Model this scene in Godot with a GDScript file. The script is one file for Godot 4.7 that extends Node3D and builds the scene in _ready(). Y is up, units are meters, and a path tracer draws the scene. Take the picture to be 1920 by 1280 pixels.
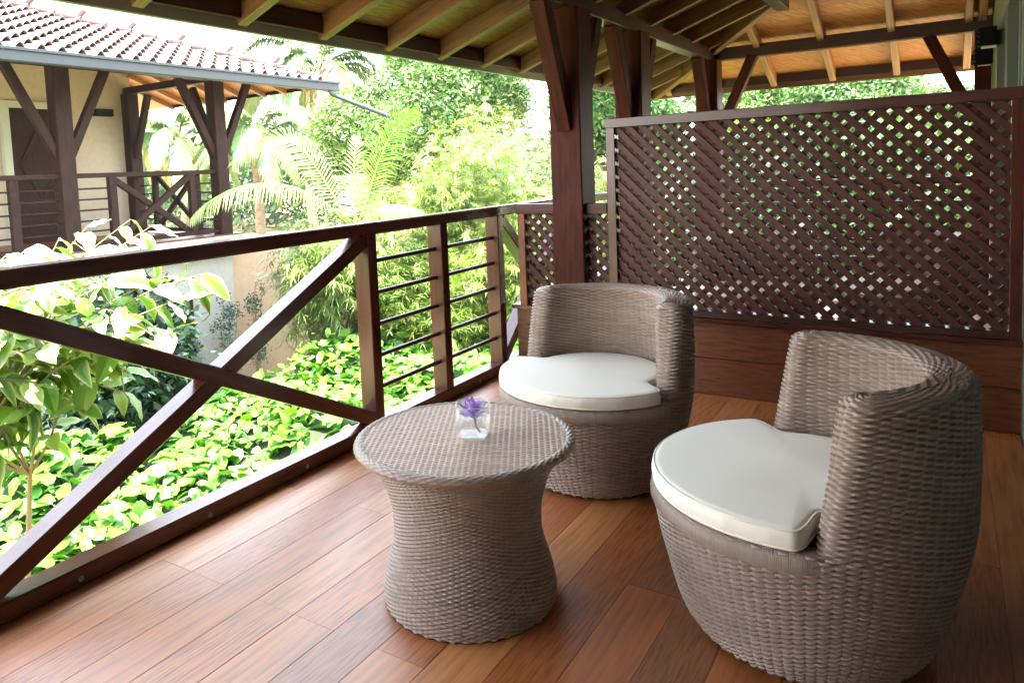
extends Node3D
# A timber veranda on an upper floor: x runs from the house wall (right) to the railing (left), -z runs along the railing away from the camera.

var rng := RandomNumberGenerator.new()
var M := {}
var taken := {}
var cam_pos := Vector3(0, 1.2, 0)
var cam_basis := Basis()

# ---------------------------------------------------------------- mesh helpers
class MB:
	var v := PackedVector3Array()
	var n := PackedVector3Array()
	var t := PackedVector2Array()
	var c := PackedColorArray()
	var col := Color.WHITE
	func tri(a: Vector3, b: Vector3, d: Vector3, na: Vector3, nb: Vector3, nd: Vector3, ua := Vector2.ZERO, ub := Vector2.ZERO, ud := Vector2.ZERO) -> void:
		var g := (d - a).cross(b - a)
		v.append(a); n.append(na); t.append(ua); c.append(col)
		if g.dot(na + nb + nd) >= 0.0:
			v.append(b); n.append(nb); t.append(ub)
			v.append(d); n.append(nd); t.append(ud)
		else:
			v.append(d); n.append(nd); t.append(ud)
			v.append(b); n.append(nb); t.append(ub)
		c.append(col); c.append(col)
	func tric(a: Vector3, b: Vector3, d: Vector3, nn: Vector3, ca: Color, cb: Color, cd: Color) -> void:
		var g := (d - a).cross(b - a)
		v.append(a); n.append(nn); t.append(Vector2.ZERO); c.append(ca)
		if g.dot(nn) >= 0.0:
			v.append(b); v.append(d); c.append(cb); c.append(cd)
		else:
			v.append(d); v.append(b); c.append(cd); c.append(cb)
		n.append(nn); n.append(nn); t.append(Vector2.ZERO); t.append(Vector2.ZERO)
	func quad(a: Vector3, b: Vector3, d: Vector3, e: Vector3, hint: Vector3, ua := Vector2.ZERO, ub := Vector2.ZERO, ud := Vector2.ZERO, ue := Vector2.ZERO) -> void:
		var g := (d - a).cross(b - a)
		if g.length_squared() < 1e-16:
			g = (e - a).cross(d - a)
		g = g.normalized()
		if g.dot(hint) < 0.0:
			g = -g
		tri(a, b, d, g, g, g, ua, ub, ud)
		tri(a, d, e, g, g, g, ua, ud, ue)
	func mesh() -> ArrayMesh:
		var arr := []
		arr.resize(Mesh.ARRAY_MAX)
		arr[Mesh.ARRAY_VERTEX] = v
		arr[Mesh.ARRAY_NORMAL] = n
		arr[Mesh.ARRAY_TEX_UV] = t
		arr[Mesh.ARRAY_COLOR] = c
		var m := ArrayMesh.new()
		m.add_surface_from_arrays(Mesh.PRIMITIVE_TRIANGLES, arr)
		return m

func add_bar(mb: MB, a: Vector3, b: Vector3, w: float, h: float, up := Vector3.UP, bev := 0.004) -> void:
	# a timber of section w (across) by h (along up) from a to b with chamfered long edges
	var dir := (b - a).normalized()
	var side := dir.cross(up)
	if side.length() < 0.01:
		side = dir.cross(Vector3.RIGHT)
	side = side.normalized()
	var u2 := side.cross(dir).normalized()
	var hw := w * 0.5
	var hh := h * 0.5
	var e := minf(bev, minf(hw, hh) * 0.6)
	var s := [Vector2(-hw + e, -hh), Vector2(hw - e, -hh), Vector2(hw, -hh + e), Vector2(hw, hh - e), Vector2(hw - e, hh), Vector2(-hw + e, hh), Vector2(-hw, hh - e), Vector2(-hw, -hh + e)]
	var L := a.distance_to(b)
	var ou := rng.randf() * 3.0
	var ov := rng.randf() * 5.0
	var run := ou
	for i in 8:
		var p: Vector2 = s[i]
		var q: Vector2 = s[(i + 1) % 8]
		var o := (p + q) * 0.5
		var pa := a + side * p.x + u2 * p.y
		var qa := a + side * q.x + u2 * q.y
		var l := p.distance_to(q)
		mb.quad(pa, qa, qa + dir * L, pa + dir * L, side * o.x / hw + u2 * o.y / hh, Vector2(run, ov), Vector2(run + l, ov), Vector2(run + l, ov + L), Vector2(run, ov + L))
		run += l
	for k in 2:
		var base := a if k == 0 else b
		var hint := -dir if k == 0 else dir
		for i in range(1, 7):
			var p0: Vector2 = s[0]
			var p1: Vector2 = s[i]
			var p2: Vector2 = s[i + 1]
			mb.tri(base + side * p0.x + u2 * p0.y, base + side * p1.x + u2 * p1.y, base + side * p2.x + u2 * p2.y, hint, hint, hint, p0 + Vector2(ou, ov), p1 + Vector2(ou, ov), p2 + Vector2(ou, ov))

func add_tube(mb: MB, pts: PackedVector3Array, radii: PackedFloat32Array, sides := 8) -> void:
	var rings := []
	var ref := Vector3(0.31, 0.2, 0.93)
	for i in pts.size():
		var d := (pts[mini(i + 1, pts.size() - 1)] - pts[maxi(i - 1, 0)]).normalized()
		var x := d.cross(ref)
		if x.length() < 0.1:
			x = d.cross(Vector3.RIGHT)
		x = x.normalized()
		ref = x.cross(d).normalized()
		var y := ref
		var ring := []
		for k in sides:
			var a := TAU * k / sides
			ring.append([pts[i] + (x * cos(a) + y * sin(a)) * radii[i], x * cos(a) + y * sin(a)])
		rings.append(ring)
	var along := 0.0
	for i in pts.size() - 1:
		var step := pts[i].distance_to(pts[i + 1])
		for k in sides:
			var k2 := (k + 1) % sides
			var A = rings[i][k]; var B = rings[i][k2]; var C = rings[i + 1][k2]; var D = rings[i + 1][k]
			var u0 := float(k) / sides * 0.2
			var u1 := float(k + 1) / sides * 0.2
			mb.tri(A[0], B[0], C[0], A[1], B[1], C[1], Vector2(u0, along), Vector2(u1, along), Vector2(u1, along + step))
			mb.tri(A[0], C[0], D[0], A[1], C[1], D[1], Vector2(u0, along), Vector2(u1, along + step), Vector2(u0, along + step))
		along += step
	for e in 2:
		var i := 0 if e == 0 else pts.size() - 1
		var d := (pts[1] - pts[0]).normalized() * -1.0 if e == 0 else (pts[i] - pts[i - 1]).normalized()
		for k in sides:
			mb.tri(pts[i], rings[i][k][0], rings[i][(k + 1) % sides][0], d, d, d)

func add_lathe(mb: MB, prof: PackedVector2Array, segs := 32, at := Vector3.ZERO) -> void:
	for i in prof.size() - 1:
		var p := prof[i]
		var q := prof[i + 1]
		var nn := Vector2(q.y - p.y, p.x - q.x).normalized()
		for k in segs:
			var a := TAU * k / segs
			var b := TAU * (k + 1) / segs
			var ea := Vector3(cos(a), 0, sin(a))
			var eb := Vector3(cos(b), 0, sin(b))
			var na := ea * nn.x + Vector3.UP * nn.y
			var nb := eb * nn.x + Vector3.UP * nn.y
			var A := at + ea * p.x + Vector3.UP * p.y
			var B := at + eb * p.x + Vector3.UP * p.y
			var C := at + eb * q.x + Vector3.UP * q.y
			var D := at + ea * q.x + Vector3.UP * q.y
			if p.x > 1e-5:
				mb.tri(A, B, C, na, nb, nb)
			if q.x > 1e-5:
				mb.tri(A, C, D, na, nb, na)

func grid_mesh(pos: PackedVector3Array, nu: int, nv: int, closed: bool, cols: PackedColorArray, outward: bool) -> ArrayMesh:
	# nv rows of nu points; indexed, smooth normals; outward picks which side is the front
	var nrm := PackedVector3Array()
	nrm.resize(pos.size())
	var idx := PackedInt32Array()
	var lim := nu if closed else nu - 1
	idx.resize((nv - 1) * lim * 6)
	var w := 0
	for j in nv - 1:
		for i in lim:
			var i2 := (i + 1) % nu
			var a := j * nu + i
			var b := j * nu + i2
			var c := (j + 1) * nu + i2
			var d := (j + 1) * nu + i
			var g := (pos[c] - pos[a]).cross(pos[d] - pos[b])
			if not outward:
				g = -g
			nrm[a] += g; nrm[b] += g; nrm[c] += g; nrm[d] += g
			if outward:
				idx[w] = a; idx[w + 1] = c; idx[w + 2] = b; idx[w + 3] = a; idx[w + 4] = d; idx[w + 5] = c
			else:
				idx[w] = a; idx[w + 1] = b; idx[w + 2] = c; idx[w + 3] = a; idx[w + 4] = c; idx[w + 5] = d
			w += 6
	for i in nrm.size():
		nrm[i] = nrm[i].normalized()
	var arr := []
	arr.resize(Mesh.ARRAY_MAX)
	arr[Mesh.ARRAY_VERTEX] = pos
	arr[Mesh.ARRAY_NORMAL] = nrm
	arr[Mesh.ARRAY_COLOR] = cols
	arr[Mesh.ARRAY_INDEX] = idx
	var m := ArrayMesh.new()
	m.add_surface_from_arrays(Mesh.PRIMITIVE_TRIANGLES, arr)
	return m

# ---------------------------------------------------------------- scene helpers
func fresh_name(parent: Node, called: String) -> String:
	var key := "%d/%s" % [parent.get_instance_id(), called]
	var k: int = taken.get(key, 0)
	taken[key] = k + 1
	return called if k == 0 else "%s_%03d" % [called, k]

func tag(o: Node, label: String, category: String, group := "", kind := "") -> void:
	if label: o.set_meta("label", label)
	if category: o.set_meta("category", category)
	if group: o.set_meta("group", group)
	if kind: o.set_meta("kind", kind)

func thing(called: String, at: Vector3, label: String, category: String, group := "", kind := "") -> Node3D:
	var o := Node3D.new()
	o.name = fresh_name(self, called)
	add_child(o, true)
	o.position = at
	tag(o, label, category, group, kind)
	return o

func put(parent: Node3D, called: String, mesh: Mesh, mat: Material, at := Vector3.ZERO) -> MeshInstance3D:
	var o := MeshInstance3D.new()
	o.name = fresh_name(parent, called)
	o.mesh = mesh
	o.material_override = mat
	parent.add_child(o, true)
	o.position = at
	return o

func wpos(o: Node) -> Vector3:
	var p := Vector3.ZERO
	while o != self:
		p += (o as Node3D).position
		o = o.get_parent()
	return p

func bar(parent: Node3D, called: String, a: Vector3, b: Vector3, w: float, h: float, mat: Material, up := Vector3.UP, bev := 0.004) -> MeshInstance3D:
	# a, b are places in the scene
	var c := (a + b) * 0.5
	var mb := MB.new()
	add_bar(mb, a - c, b - c, w, h, up, bev)
	return put(parent, called, mb.mesh(), mat, c - wpos(parent))

func box(parent: Node3D, called: String, lo: Vector3, hi: Vector3, mat: Material, bev := 0.003) -> MeshInstance3D:
	var s := hi - lo
	var c := (lo + hi) * 0.5
	if s.y >= s.x and s.y >= s.z:
		return bar(parent, called, Vector3(c.x, lo.y, c.z), Vector3(c.x, hi.y, c.z), s.x, s.z, mat, Vector3(0, 0, 1), bev)
	if s.x >= s.z:
		return bar(parent, called, Vector3(lo.x, c.y, c.z), Vector3(hi.x, c.y, c.z), s.z, s.y, mat, Vector3.UP, bev)
	return bar(parent, called, Vector3(c.x, c.y, lo.z), Vector3(c.x, c.y, hi.z), s.x, s.y, mat, Vector3.UP, bev)

func slab(parent: Node3D, called: String, p: Array, th: Vector3, mat: Material) -> MeshInstance3D:
	# a flat piece with four corners p (lower face) and thickness th; UV runs along p0->p1 (v) and p0->p3 (u)
	var c: Vector3 = (p[0] + p[1] + p[2] + p[3]) * 0.25
	var mb := MB.new()
	var q := []
	for x in p:
		q.append(x - c)
	var du: Vector3 = (q[3] - q[0]).normalized()
	var dv: Vector3 = (q[1] - q[0]).normalized()
	var ou := Vector2(rng.randf() * 3, rng.randf() * 5)
	var uv := []
	for x in q:
		uv.append(ou + Vector2(x.dot(du), x.dot(dv)))
	mb.quad(q[0], q[1], q[2], q[3], -th, uv[0], uv[1], uv[2], uv[3])
	mb.quad(q[0] + th, q[1] + th, q[2] + th, q[3] + th, th, uv[0], uv[1], uv[2], uv[3])
	for i in 4:
		var j := (i + 1) % 4
		mb.quad(q[i], q[j], q[j] + th, q[i] + th, (q[i] + q[j]) * 0.5, uv[i], uv[j], uv[j] + Vector2(0.02, 0.0), uv[i] + Vector2(0.02, 0.0))
	return put(parent, called, mb.mesh(), mat, c - wpos(parent))

func in_view(p: Vector3, margin := 1.0) -> float:
	# depth in front of the camera if p is inside the frame, else -1
	var q := cam_basis.inverse() * (p - cam_pos)
	if q.z > -0.2:
		return -1.0
	var x := q.x / -q.z - 0.0822
	var y := q.y / -q.z + 0.1535
	if absf(x) < 0.6902 * margin and absf(y) < 0.4601 * margin:
		return -q.z
	return -1.0

func stuff(parent: Node3D, called: String, mesh: Mesh, mat: Material, xf: Array, cols: Array) -> void:
	if xf.is_empty():
		return
	var mm := MultiMesh.new()
	mm.transform_format = MultiMesh.TRANSFORM_3D
	mm.use_colors = true
	mm.mesh = mesh
	mm.instance_count = xf.size()
	for i in xf.size():
		mm.set_instance_transform(i, xf[i])
		mm.set_instance_color(i, cols[i])
	var o := MultiMeshInstance3D.new()
	o.name = fresh_name(parent, called)
	o.multimesh = mm
	o.material_override = mat
	o.set_meta("kind", "stuff")
	parent.add_child(o, true)

# ---------------------------------------------------------------- materials
func srgb(r: float, g: float, b: float) -> Color:
	return Color(r, g, b).linear_to_srgb()

func noise_tex(seed_: int, freq: float, ramp: Array, octaves := 5, size := 512, normal := false, warp := 0.0) -> NoiseTexture2D:
	var nz := FastNoiseLite.new()
	nz.seed = seed_
	nz.noise_type = FastNoiseLite.TYPE_SIMPLEX_SMOOTH
	nz.frequency = freq
	nz.fractal_octaves = octaves
	nz.fractal_gain = 0.55
	if warp > 0.0:
		nz.domain_warp_enabled = true
		nz.domain_warp_amplitude = warp
		nz.domain_warp_frequency = freq * 0.6
	var tx := NoiseTexture2D.new()
	tx.width = size
	tx.height = size
	tx.seamless = true
	tx.seamless_blend_skirt = 0.2
	tx.noise = nz
	if normal:
		tx.as_normal_map = true
		tx.bump_strength = 4.0
	else:
		var g := Gradient.new()
		g.offsets = PackedFloat32Array([0.0, 0.35, 0.6, 1.0])
		g.colors = PackedColorArray([ramp[0], ramp[1], ramp[2], ramp[3]])
		tx.color_ramp = g
	return tx

func wood(tex: Texture2D, tint: Color, rough: float, scale: Vector3, normal: Texture2D = null, nscale := 0.3) -> StandardMaterial3D:
	var m := StandardMaterial3D.new()
	m.albedo_texture = tex
	m.albedo_color = tint.linear_to_srgb()
	m.roughness = rough
	m.uv1_scale = scale
	if normal:
		m.normal_enabled = true
		m.normal_texture = normal
		m.normal_scale = nscale
	return m

func plain(tint: Color, rough := 0.6, metal := 0.0) -> StandardMaterial3D:
	var m := StandardMaterial3D.new()
	m.albedo_color = tint.linear_to_srgb()
	m.roughness = rough
	m.metallic = metal
	return m

func vcol(rough := 0.6, back := Color.BLACK) -> StandardMaterial3D:
	var m := StandardMaterial3D.new()
	m.vertex_color_use_as_albedo = true
	m.roughness = rough
	m.cull_mode = BaseMaterial3D.CULL_DISABLED
	if back != Color.BLACK:
		m.backlight_enabled = true
		m.backlight = back
	return m

func materials() -> void:
	var g1 := noise_tex(3, 0.012, [Color(0.66, 0.64, 0.62), Color(0.84, 0.83, 0.82), Color(0.93, 0.92, 0.91), Color(1, 1, 1)], 6, 512, false, 8.0)
	var g2 := noise_tex(11, 0.018, [Color(0.56, 0.50, 0.47), Color(0.82, 0.79, 0.77), Color(0.93, 0.91, 0.90), Color(1, 1, 1)], 6, 1024, false, 16.0)
	var gn := noise_tex(5, 0.03, [], 4, 512, true)
	M.gn = gn
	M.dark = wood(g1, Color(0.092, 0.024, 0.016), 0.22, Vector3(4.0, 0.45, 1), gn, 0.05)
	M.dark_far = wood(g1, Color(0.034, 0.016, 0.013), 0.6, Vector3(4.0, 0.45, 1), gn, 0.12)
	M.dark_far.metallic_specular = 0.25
	M.dark2 = wood(g1, Color(0.062, 0.021, 0.015), 0.36, Vector3(4.0, 0.45, 1), gn, 0.12)
	M.lath = wood(g1, Color(0.100, 0.036, 0.027), 0.42, Vector3(5.0, 0.5, 1), gn, 0.1)
	M.lath2 = wood(g1, Color(0.088, 0.032, 0.024), 0.48, Vector3(5.0, 0.5, 1), gn, 0.1)
	M.dark_matt = wood(g1, Color(0.080, 0.021, 0.015), 0.55, Vector3(4.0, 0.45, 1), gn, 0.12)
	M.dark_matt.metallic_specular = 0.22
	for k in ["lath", "lath2"]: M[k].metallic_specular = 0.35
	M.plankwall = wood(g2, Color(0.17, 0.050, 0.016), 0.4, Vector3(2.5, 0.35, 1), gn, 0.1)
	M.post_end = wood(g1, Color(0.30, 0.10, 0.03), 0.4, Vector3(4.0, 0.45, 1), gn, 0.1)
	M.rafter_lit = wood(g1, Color(0.40, 0.19, 0.085), 0.5, Vector3(4.0, 0.4, 1), gn, 0.12)  # same timber as the other rafters, bounced light painted into the tint
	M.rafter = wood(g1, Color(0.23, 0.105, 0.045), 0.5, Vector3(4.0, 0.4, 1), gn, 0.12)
	for i in 4:
		var tn: Color = [Color(0.26, 0.105, 0.024), Color(0.30, 0.125, 0.03), Color(0.23, 0.09, 0.02), Color(0.28, 0.11, 0.026)][i]
		M["ceil%d" % i] = wood(g2, tn, 0.5, Vector3(2.6 + 0.3 * i, 0.3, 1), gn, 0.1)
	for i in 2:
		M["ceil_lit%d" % i] = wood(g2, [Color(0.62, 0.25, 0.07), Color(0.70, 0.30, 0.09)][i], 0.5, Vector3(2.8, 0.3, 1), gn, 0.1)  # plank wood more orange and brighter, bounced light put into the colour
	for i in 7:
		var tf: Color = [Color(0.52, 0.175, 0.065), Color(0.56, 0.21, 0.085), Color(0.43, 0.13, 0.048), Color(0.52, 0.165, 0.055), Color(0.33, 0.125, 0.068), Color(0.60, 0.24, 0.10), Color(0.47, 0.145, 0.05)][i]
		var mf := wood(g2 if i % 2 == 0 else g1, tf.lerp(Color(0.50, 0.165, 0.052), 0.22) * Color(1.0, 0.98, 0.72), 0.44, Vector3(4.2 + 0.3 * i, 0.30 + 0.02 * i, 1), gn, 0.05)
		mf.metallic_specular = 0.72
		M["floor%d" % i] = mf
	M.eave_trim = plain(Color(0.33, 0.36, 0.27), 0.55)
	M.covering = plain(Color(0.12, 0.06, 0.03), 0.8)
	M.black = plain(Color(0.010, 0.010, 0.011), 0.6)
	M.black.metallic_specular = 0.2
	M.wicker = vcol(0.42)
	var plaster := noise_tex(21, 0.02, [Color(0.93, 0.93, 0.93), Color(0.97, 0.97, 0.97), Color(0.985, 0.985, 0.985), Color(1, 1, 1)], 5, 512)
	M.wall_olive = plain(Color(0.27, 0.26, 0.17), 0.8)
	M.wall_cream = plain(Color(0.47, 0.415, 0.31), 0.85)
	M.wall_pink = plain(Color(0.46, 0.31, 0.20), 0.85)
	M.wall_grey = plain(Color(0.36, 0.34, 0.30), 0.85)
	for k in ["wall_olive", "wall_cream", "wall_pink", "wall_grey"]:
		M[k].albedo_texture = plaster
		M[k].uv1_triplanar = true
		M[k].uv1_scale = Vector3(0.7, 0.7, 0.7)
		M[k].normal_enabled = true
		M[k].normal_texture = gn
		M[k].normal_scale = 0.15
	M.gutter = plain(Color(0.032, 0.038, 0.044), 0.6)
	M.tile = vcol(0.75)
	M.ridge = plain(Color(0.075, 0.042, 0.042), 0.8)
	M.frame_grey = plain(Color(0.17, 0.20, 0.17), 0.5)
	var fab := noise_tex(31, 0.18, [Color(0.88, 0.88, 0.88), Color(0.95, 0.95, 0.95), Color(0.98, 0.98, 0.98), Color(1, 1, 1)], 3, 512)
	M.fabric = plain(Color(0.92, 0.865, 0.755), 0.9)
	M.fabric.albedo_texture = fab
	M.fabric.uv1_triplanar = true
	M.fabric.uv1_scale = Vector3(5, 5, 5)
	M.fabric.normal_enabled = true
	M.fabric.normal_texture = gn
	M.fabric.normal_scale = 0.12
	M.glass = plain(Color(0.92, 0.97, 0.95), 0.03)
	M.glass.albedo_color.a = 0.04
	M.glass.transparency = BaseMaterial3D.TRANSPARENCY_ALPHA
	M.glass_solid = plain(Color(0.80, 0.92, 0.86), 0.04)
	M.glass_solid.albedo_color.a = 0.30
	M.glass_solid.transparency = BaseMaterial3D.TRANSPARENCY_ALPHA
	M.water = plain(Color(0.85, 0.92, 0.86), 0.02)
	M.water.albedo_color.a = 0.10
	M.water.metallic_specular = 0.2
	M.glass_solid.metallic_specular = 0.22
	M.water.transparency = BaseMaterial3D.TRANSPARENCY_ALPHA
	M.glass_dark = plain(Color(0.05, 0.07, 0.07), 0.06)
	M.pane = plain(Color(0.10, 0.16, 0.16), 0.05)
	M.leaf = vcol(0.38, Color(0.62, 0.62, 0.30))
	M.leaf_far = vcol(0.5, Color(0.5, 0.5, 0.25))
	M.petal = vcol(0.5, Color(0.5, 0.4, 0.6))
	M.bark = wood(g1, Color(0.22, 0.17, 0.12), 0.85, Vector3(3, 2, 1), gn, 0.5)
	M.stem = plain(Color(0.28, 0.20, 0.11), 0.8)
	M.culm = plain(Color(0.20, 0.24, 0.06), 0.5)
	var gt := noise_tex(41, 0.03, [Color(0.50, 0.50, 0.32), Color(0.66, 0.62, 0.46), Color(0.82, 0.77, 0.62), Color(0.92, 0.87, 0.74)], 6, 1024)
	M.ground = plain(Color(0.66, 0.63, 0.56), 0.95)
	M.ground.albedo_texture = gt
	M.ground.uv1_triplanar = true
	M.ground.uv1_world_triplanar = true
	M.ground.uv1_scale = Vector3(0.12, 0.12, 0.12)
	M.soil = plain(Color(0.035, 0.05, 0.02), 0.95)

# ---------------------------------------------------------------- wicker
func hash2(a: int, b: int) -> float:
	var x := (a * 374761393 + b * 668265263) & 0x7fffffff
	x = ((x ^ (x >> 13)) * 1274126177) & 0x7fffffff
	return float((x ^ (x >> 16)) & 0xffff) / 65535.0

func wicker_color(r: int, cell: int) -> Color:
	var k := 0.88 + 0.26 * hash2(r * 7 + 3, cell) + 0.16 * (hash2(r, 77) - 0.5)
	var warm := hash2(cell, r + 911) * 0.03
	return Color(0.305 * k + warm * 0.3, 0.229 * k, 0.189 * k - warm * 0.2)

func weave(u: float, r: float, amp: float) -> Vector2:
	# plain weave: u counts pairs of stakes along a row, r counts rows; returns height and the cell number
	var row := int(floor(r))
	var fr := r - row
	var uu := u + 0.5 * (row & 1)
	var cell := floorf(uu)
	var w := sin(TAU * (uu - cell))
	var across := sqrt(maxf(0.0, 1.0 - pow(2.0 * fr - 1.0, 2.0)))
	if w > 0.0:   # over a stake
		return Vector2(amp * (0.25 + 0.75 * across) * pow(w, 0.6), cell)
	return Vector2(-amp * 1.0 * pow(-w, 0.6), cell)   # behind the next stake

func woven_loft(loops: Array, rows: PackedFloat32Array, cells: int, amp: float, outward := true, calm_from := 1e9) -> ArrayMesh:
	# loops: closed rings with the same number of points, base surface without relief; rows: row number of each ring
	var nv := loops.size()
	var nu: int = loops[0].size()
	var pos := PackedVector3Array(); pos.resize(nu * nv)
	var cols := PackedColorArray(); cols.resize(nu * nv)
	for j in nv:
		var L: PackedVector3Array = loops[j]
		var La: PackedVector3Array = loops[maxi(j - 1, 0)]
		var Lb: PackedVector3Array = loops[mini(j + 1, nv - 1)]
		for i in nu:
			var du := L[(i + 1) % nu] - L[(i + nu - 1) % nu]
			var dv := Lb[i] - La[i]
			var nn := dv.cross(du).normalized()
			if not outward:
				nn = -nn
			var h := weave(float(i) / nu * cells, rows[j], amp if rows[j] < calm_from else amp * 0.32)
			pos[j * nu + i] = L[i] + nn * h.x
			cols[j * nu + i] = wicker_color(int(floor(rows[j])), int(h.y) % cells)
	return grid_mesh(pos, nu, nv, true, cols, outward)

func prof_at(hs: Array, rs: Array, y: float) -> float:
	for i in hs.size() - 1:
		if y <= hs[i + 1]:
			var f: float = (y - hs[i]) / (hs[i + 1] - hs[i])
			return lerpf(rs[i], rs[i + 1], clampf(f, 0.0, 1.0))
	return rs[rs.size() - 1]

func smooth_prof(hs: Array, rs: Array, y: float) -> float:
	var s := 0.0
	for k in 5:
		s += prof_at(hs, rs, y + (k - 2) * 0.012)
	return s / 5.0

const CH_H := [-0.05, 0.0, 0.03, 0.07, 0.14, 0.24, 0.34, 0.50, 0.80]
const CH_R := [0.235, 0.255, 0.283, 0.303, 0.322, 0.348, 0.366, 0.370, 0.366]

func back_loop(y: float, inset: float, n: int) -> PackedVector3Array:
	# outline of the curved backrest at height y, opening towards +x; inset shrinks it evenly
	var ro := smooth_prof(CH_H, CH_R, y) - inset
	var ri := lerpf(0.292, 0.262, clampf((y - 0.34) / 0.35, 0.0, 1.0)) + inset
	var he := deg_to_rad(lerpf(94.0, 84.0, clampf((y - 0.36) / 0.33, 0.0, 1.0)))
	var mid := (ro + ri) * 0.5
	he -= inset / mid
	var cr := minf(0.034, (ro - ri) * 0.45)
	var raw := PackedVector3Array()
	var da := cr / ro
	var db := cr / ri
	for k in 97:
		raw.append(pol(ro, lerpf(-he + da, he - da, k / 96.0), y))
	for k in range(1, 7):
		var a := PI * 0.5 * k / 6.0
		raw.append(pol(ro - cr + cr * cos(a), he - cr / mid + cr * sin(a) / mid, y))
	for k in 7:
		var a := PI * 0.5 * k / 6.0
		raw.append(pol(ri + cr - cr * sin(a), he - cr / mid + cr * cos(a) / mid, y))
	for k in range(1, 96):
		raw.append(pol(ri, lerpf(he - db, -he + db, k / 96.0), y))
	for k in 7:
		var a := PI * 0.5 * k / 6.0
		raw.append(pol(ri + cr - cr * cos(a), -he + cr / mid - cr * sin(a) / mid, y))
	for k in 6:
		var a := PI * 0.5 * k / 6.0
		raw.append(pol(ro - cr + cr * sin(a), -he + cr / mid - cr * cos(a) / mid, y))
	# resample by arc length
	var cum := PackedFloat32Array([0.0])
	for i in raw.size():
		cum.append(cum[i] + raw[i].distance_to(raw[(i + 1) % raw.size()]))
	var total := cum[cum.size() - 1]
	var out := PackedVector3Array(); out.resize(n)
	var s := 0
	for k in n:
		var d := total * k / n
		while cum[s + 1] < d:
			s += 1
		out[k] = raw[s].lerp(raw[(s + 1) % raw.size()], (d - cum[s]) / maxf(1e-9, cum[s + 1] - cum[s]))
	return out

func pol(r: float, a: float, y: float) -> Vector3:
	# angle 0 is the middle of the back (-x), so the seat opens towards +x
	return Vector3(-cos(a) * r, y, sin(a) * r)

func chair_meshes() -> Dictionary:
	var d := {}
	var pitch := 0.0065
	# base
	var cells := 42
	var nu := cells * 12
	var loops := []
	var rows := PackedFloat32Array()
	var y := 0.0140
	var k := 0
	while y < 0.3605:
		var r := smooth_prof(CH_H, CH_R, y) - maxf(0.0, y - 0.351) * 0.7
		var L := PackedVector3Array(); L.resize(nu)
		for i in nu:
			L[i] = pol(r, TAU * i / nu, y)
		loops.append(L)
		rows.append(k / 5.0 + 0.001)
		y += pitch / 5.0
		k += 1
	d.base = woven_loft(loops, rows, cells, 0.0048)
	# backrest: stacked outlines, then concentric rows across the top
	cells = 38
	nu = cells * 12
	loops = []
	rows = PackedFloat32Array()
	y = 0.352
	k = 260
	var top := 0.69
	while y < top - 0.026:
		loops.append(back_loop(y, 0.0, nu)); rows.append(k / 5.0 + 0.001)
		y += pitch / 5.0
		k += 1
	for s in 31:
		var a := PI * 0.5 * (s + 1) / 31.0
		loops.append(back_loop(top - 0.026 + 0.026 * sin(a), 0.026 - 0.026 * cos(a), nu)); rows.append(k / 5.0 + 0.001)
		k += 1
	var inset := 0.026
	while inset < 0.0515:
		inset += pitch / 5.0
		loops.append(back_loop(top + 0.003 * (inset - 0.026) / 0.026, minf(inset, 0.0517), nu)); rows.append(k / 5.0 + 0.001)
		k += 1
	d.back = woven_loft(loops, rows, cells, 0.0048, true, 102.0)
	# seat deck under the cushion
	var mb := MB.new()
	add_lathe(mb, PackedVector2Array([Vector2(0.352, 0.352), Vector2(0.0, 0.350)]), 48)
	d.deck = mb.mesh()
	# wrapped rim along the open front: strands run across it
	var n := 1000
	var prof := [Vector2(0.3660, 0.318), Vector2(0.3695, 0.326), Vector2(0.3700, 0.336), Vector2(0.3685, 0.346), Vector2(0.3640, 0.354), Vector2(0.3560, 0.359), Vector2(0.3440, 0.360), Vector2(0.3280, 0.358), Vector2(0.3120, 0.356)]
	var pos := PackedVector3Array()
	var cols := PackedColorArray()
	for q in prof:
		for i in n:
			var a := lerpf(deg_to_rad(93), deg_to_rad(267), float(i) / (n - 1))
			var f := fposmod(i / 4.0, 1.0)
			var b := 0.0012 * sqrt(maxf(0.0, 1.0 - pow(2.0 * f - 1.0, 2.0)))
			var fade := smoothstep(0.0, 0.12, minf(a - deg_to_rad(93), deg_to_rad(267) - a))
			pos.append(pol(q.x - 0.004 + (0.0065 + b) * fade, a, q.y + b * 0.6))
			cols.append(wicker_color(5, i / 4).lerp(Color(0.34, 0.29, 0.25), 0.4))
	d.rim = grid_mesh(pos, n, prof.size(), false, cols, true)
	# foot
	mb = MB.new()
	add_lathe(mb, PackedVector2Array([Vector2(0, 0), Vector2(0.020, 0), Vector2(0.022, 0.016), Vector2(0, 0.016)]), 12)
	d.foot = mb.mesh()
	return d

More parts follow.
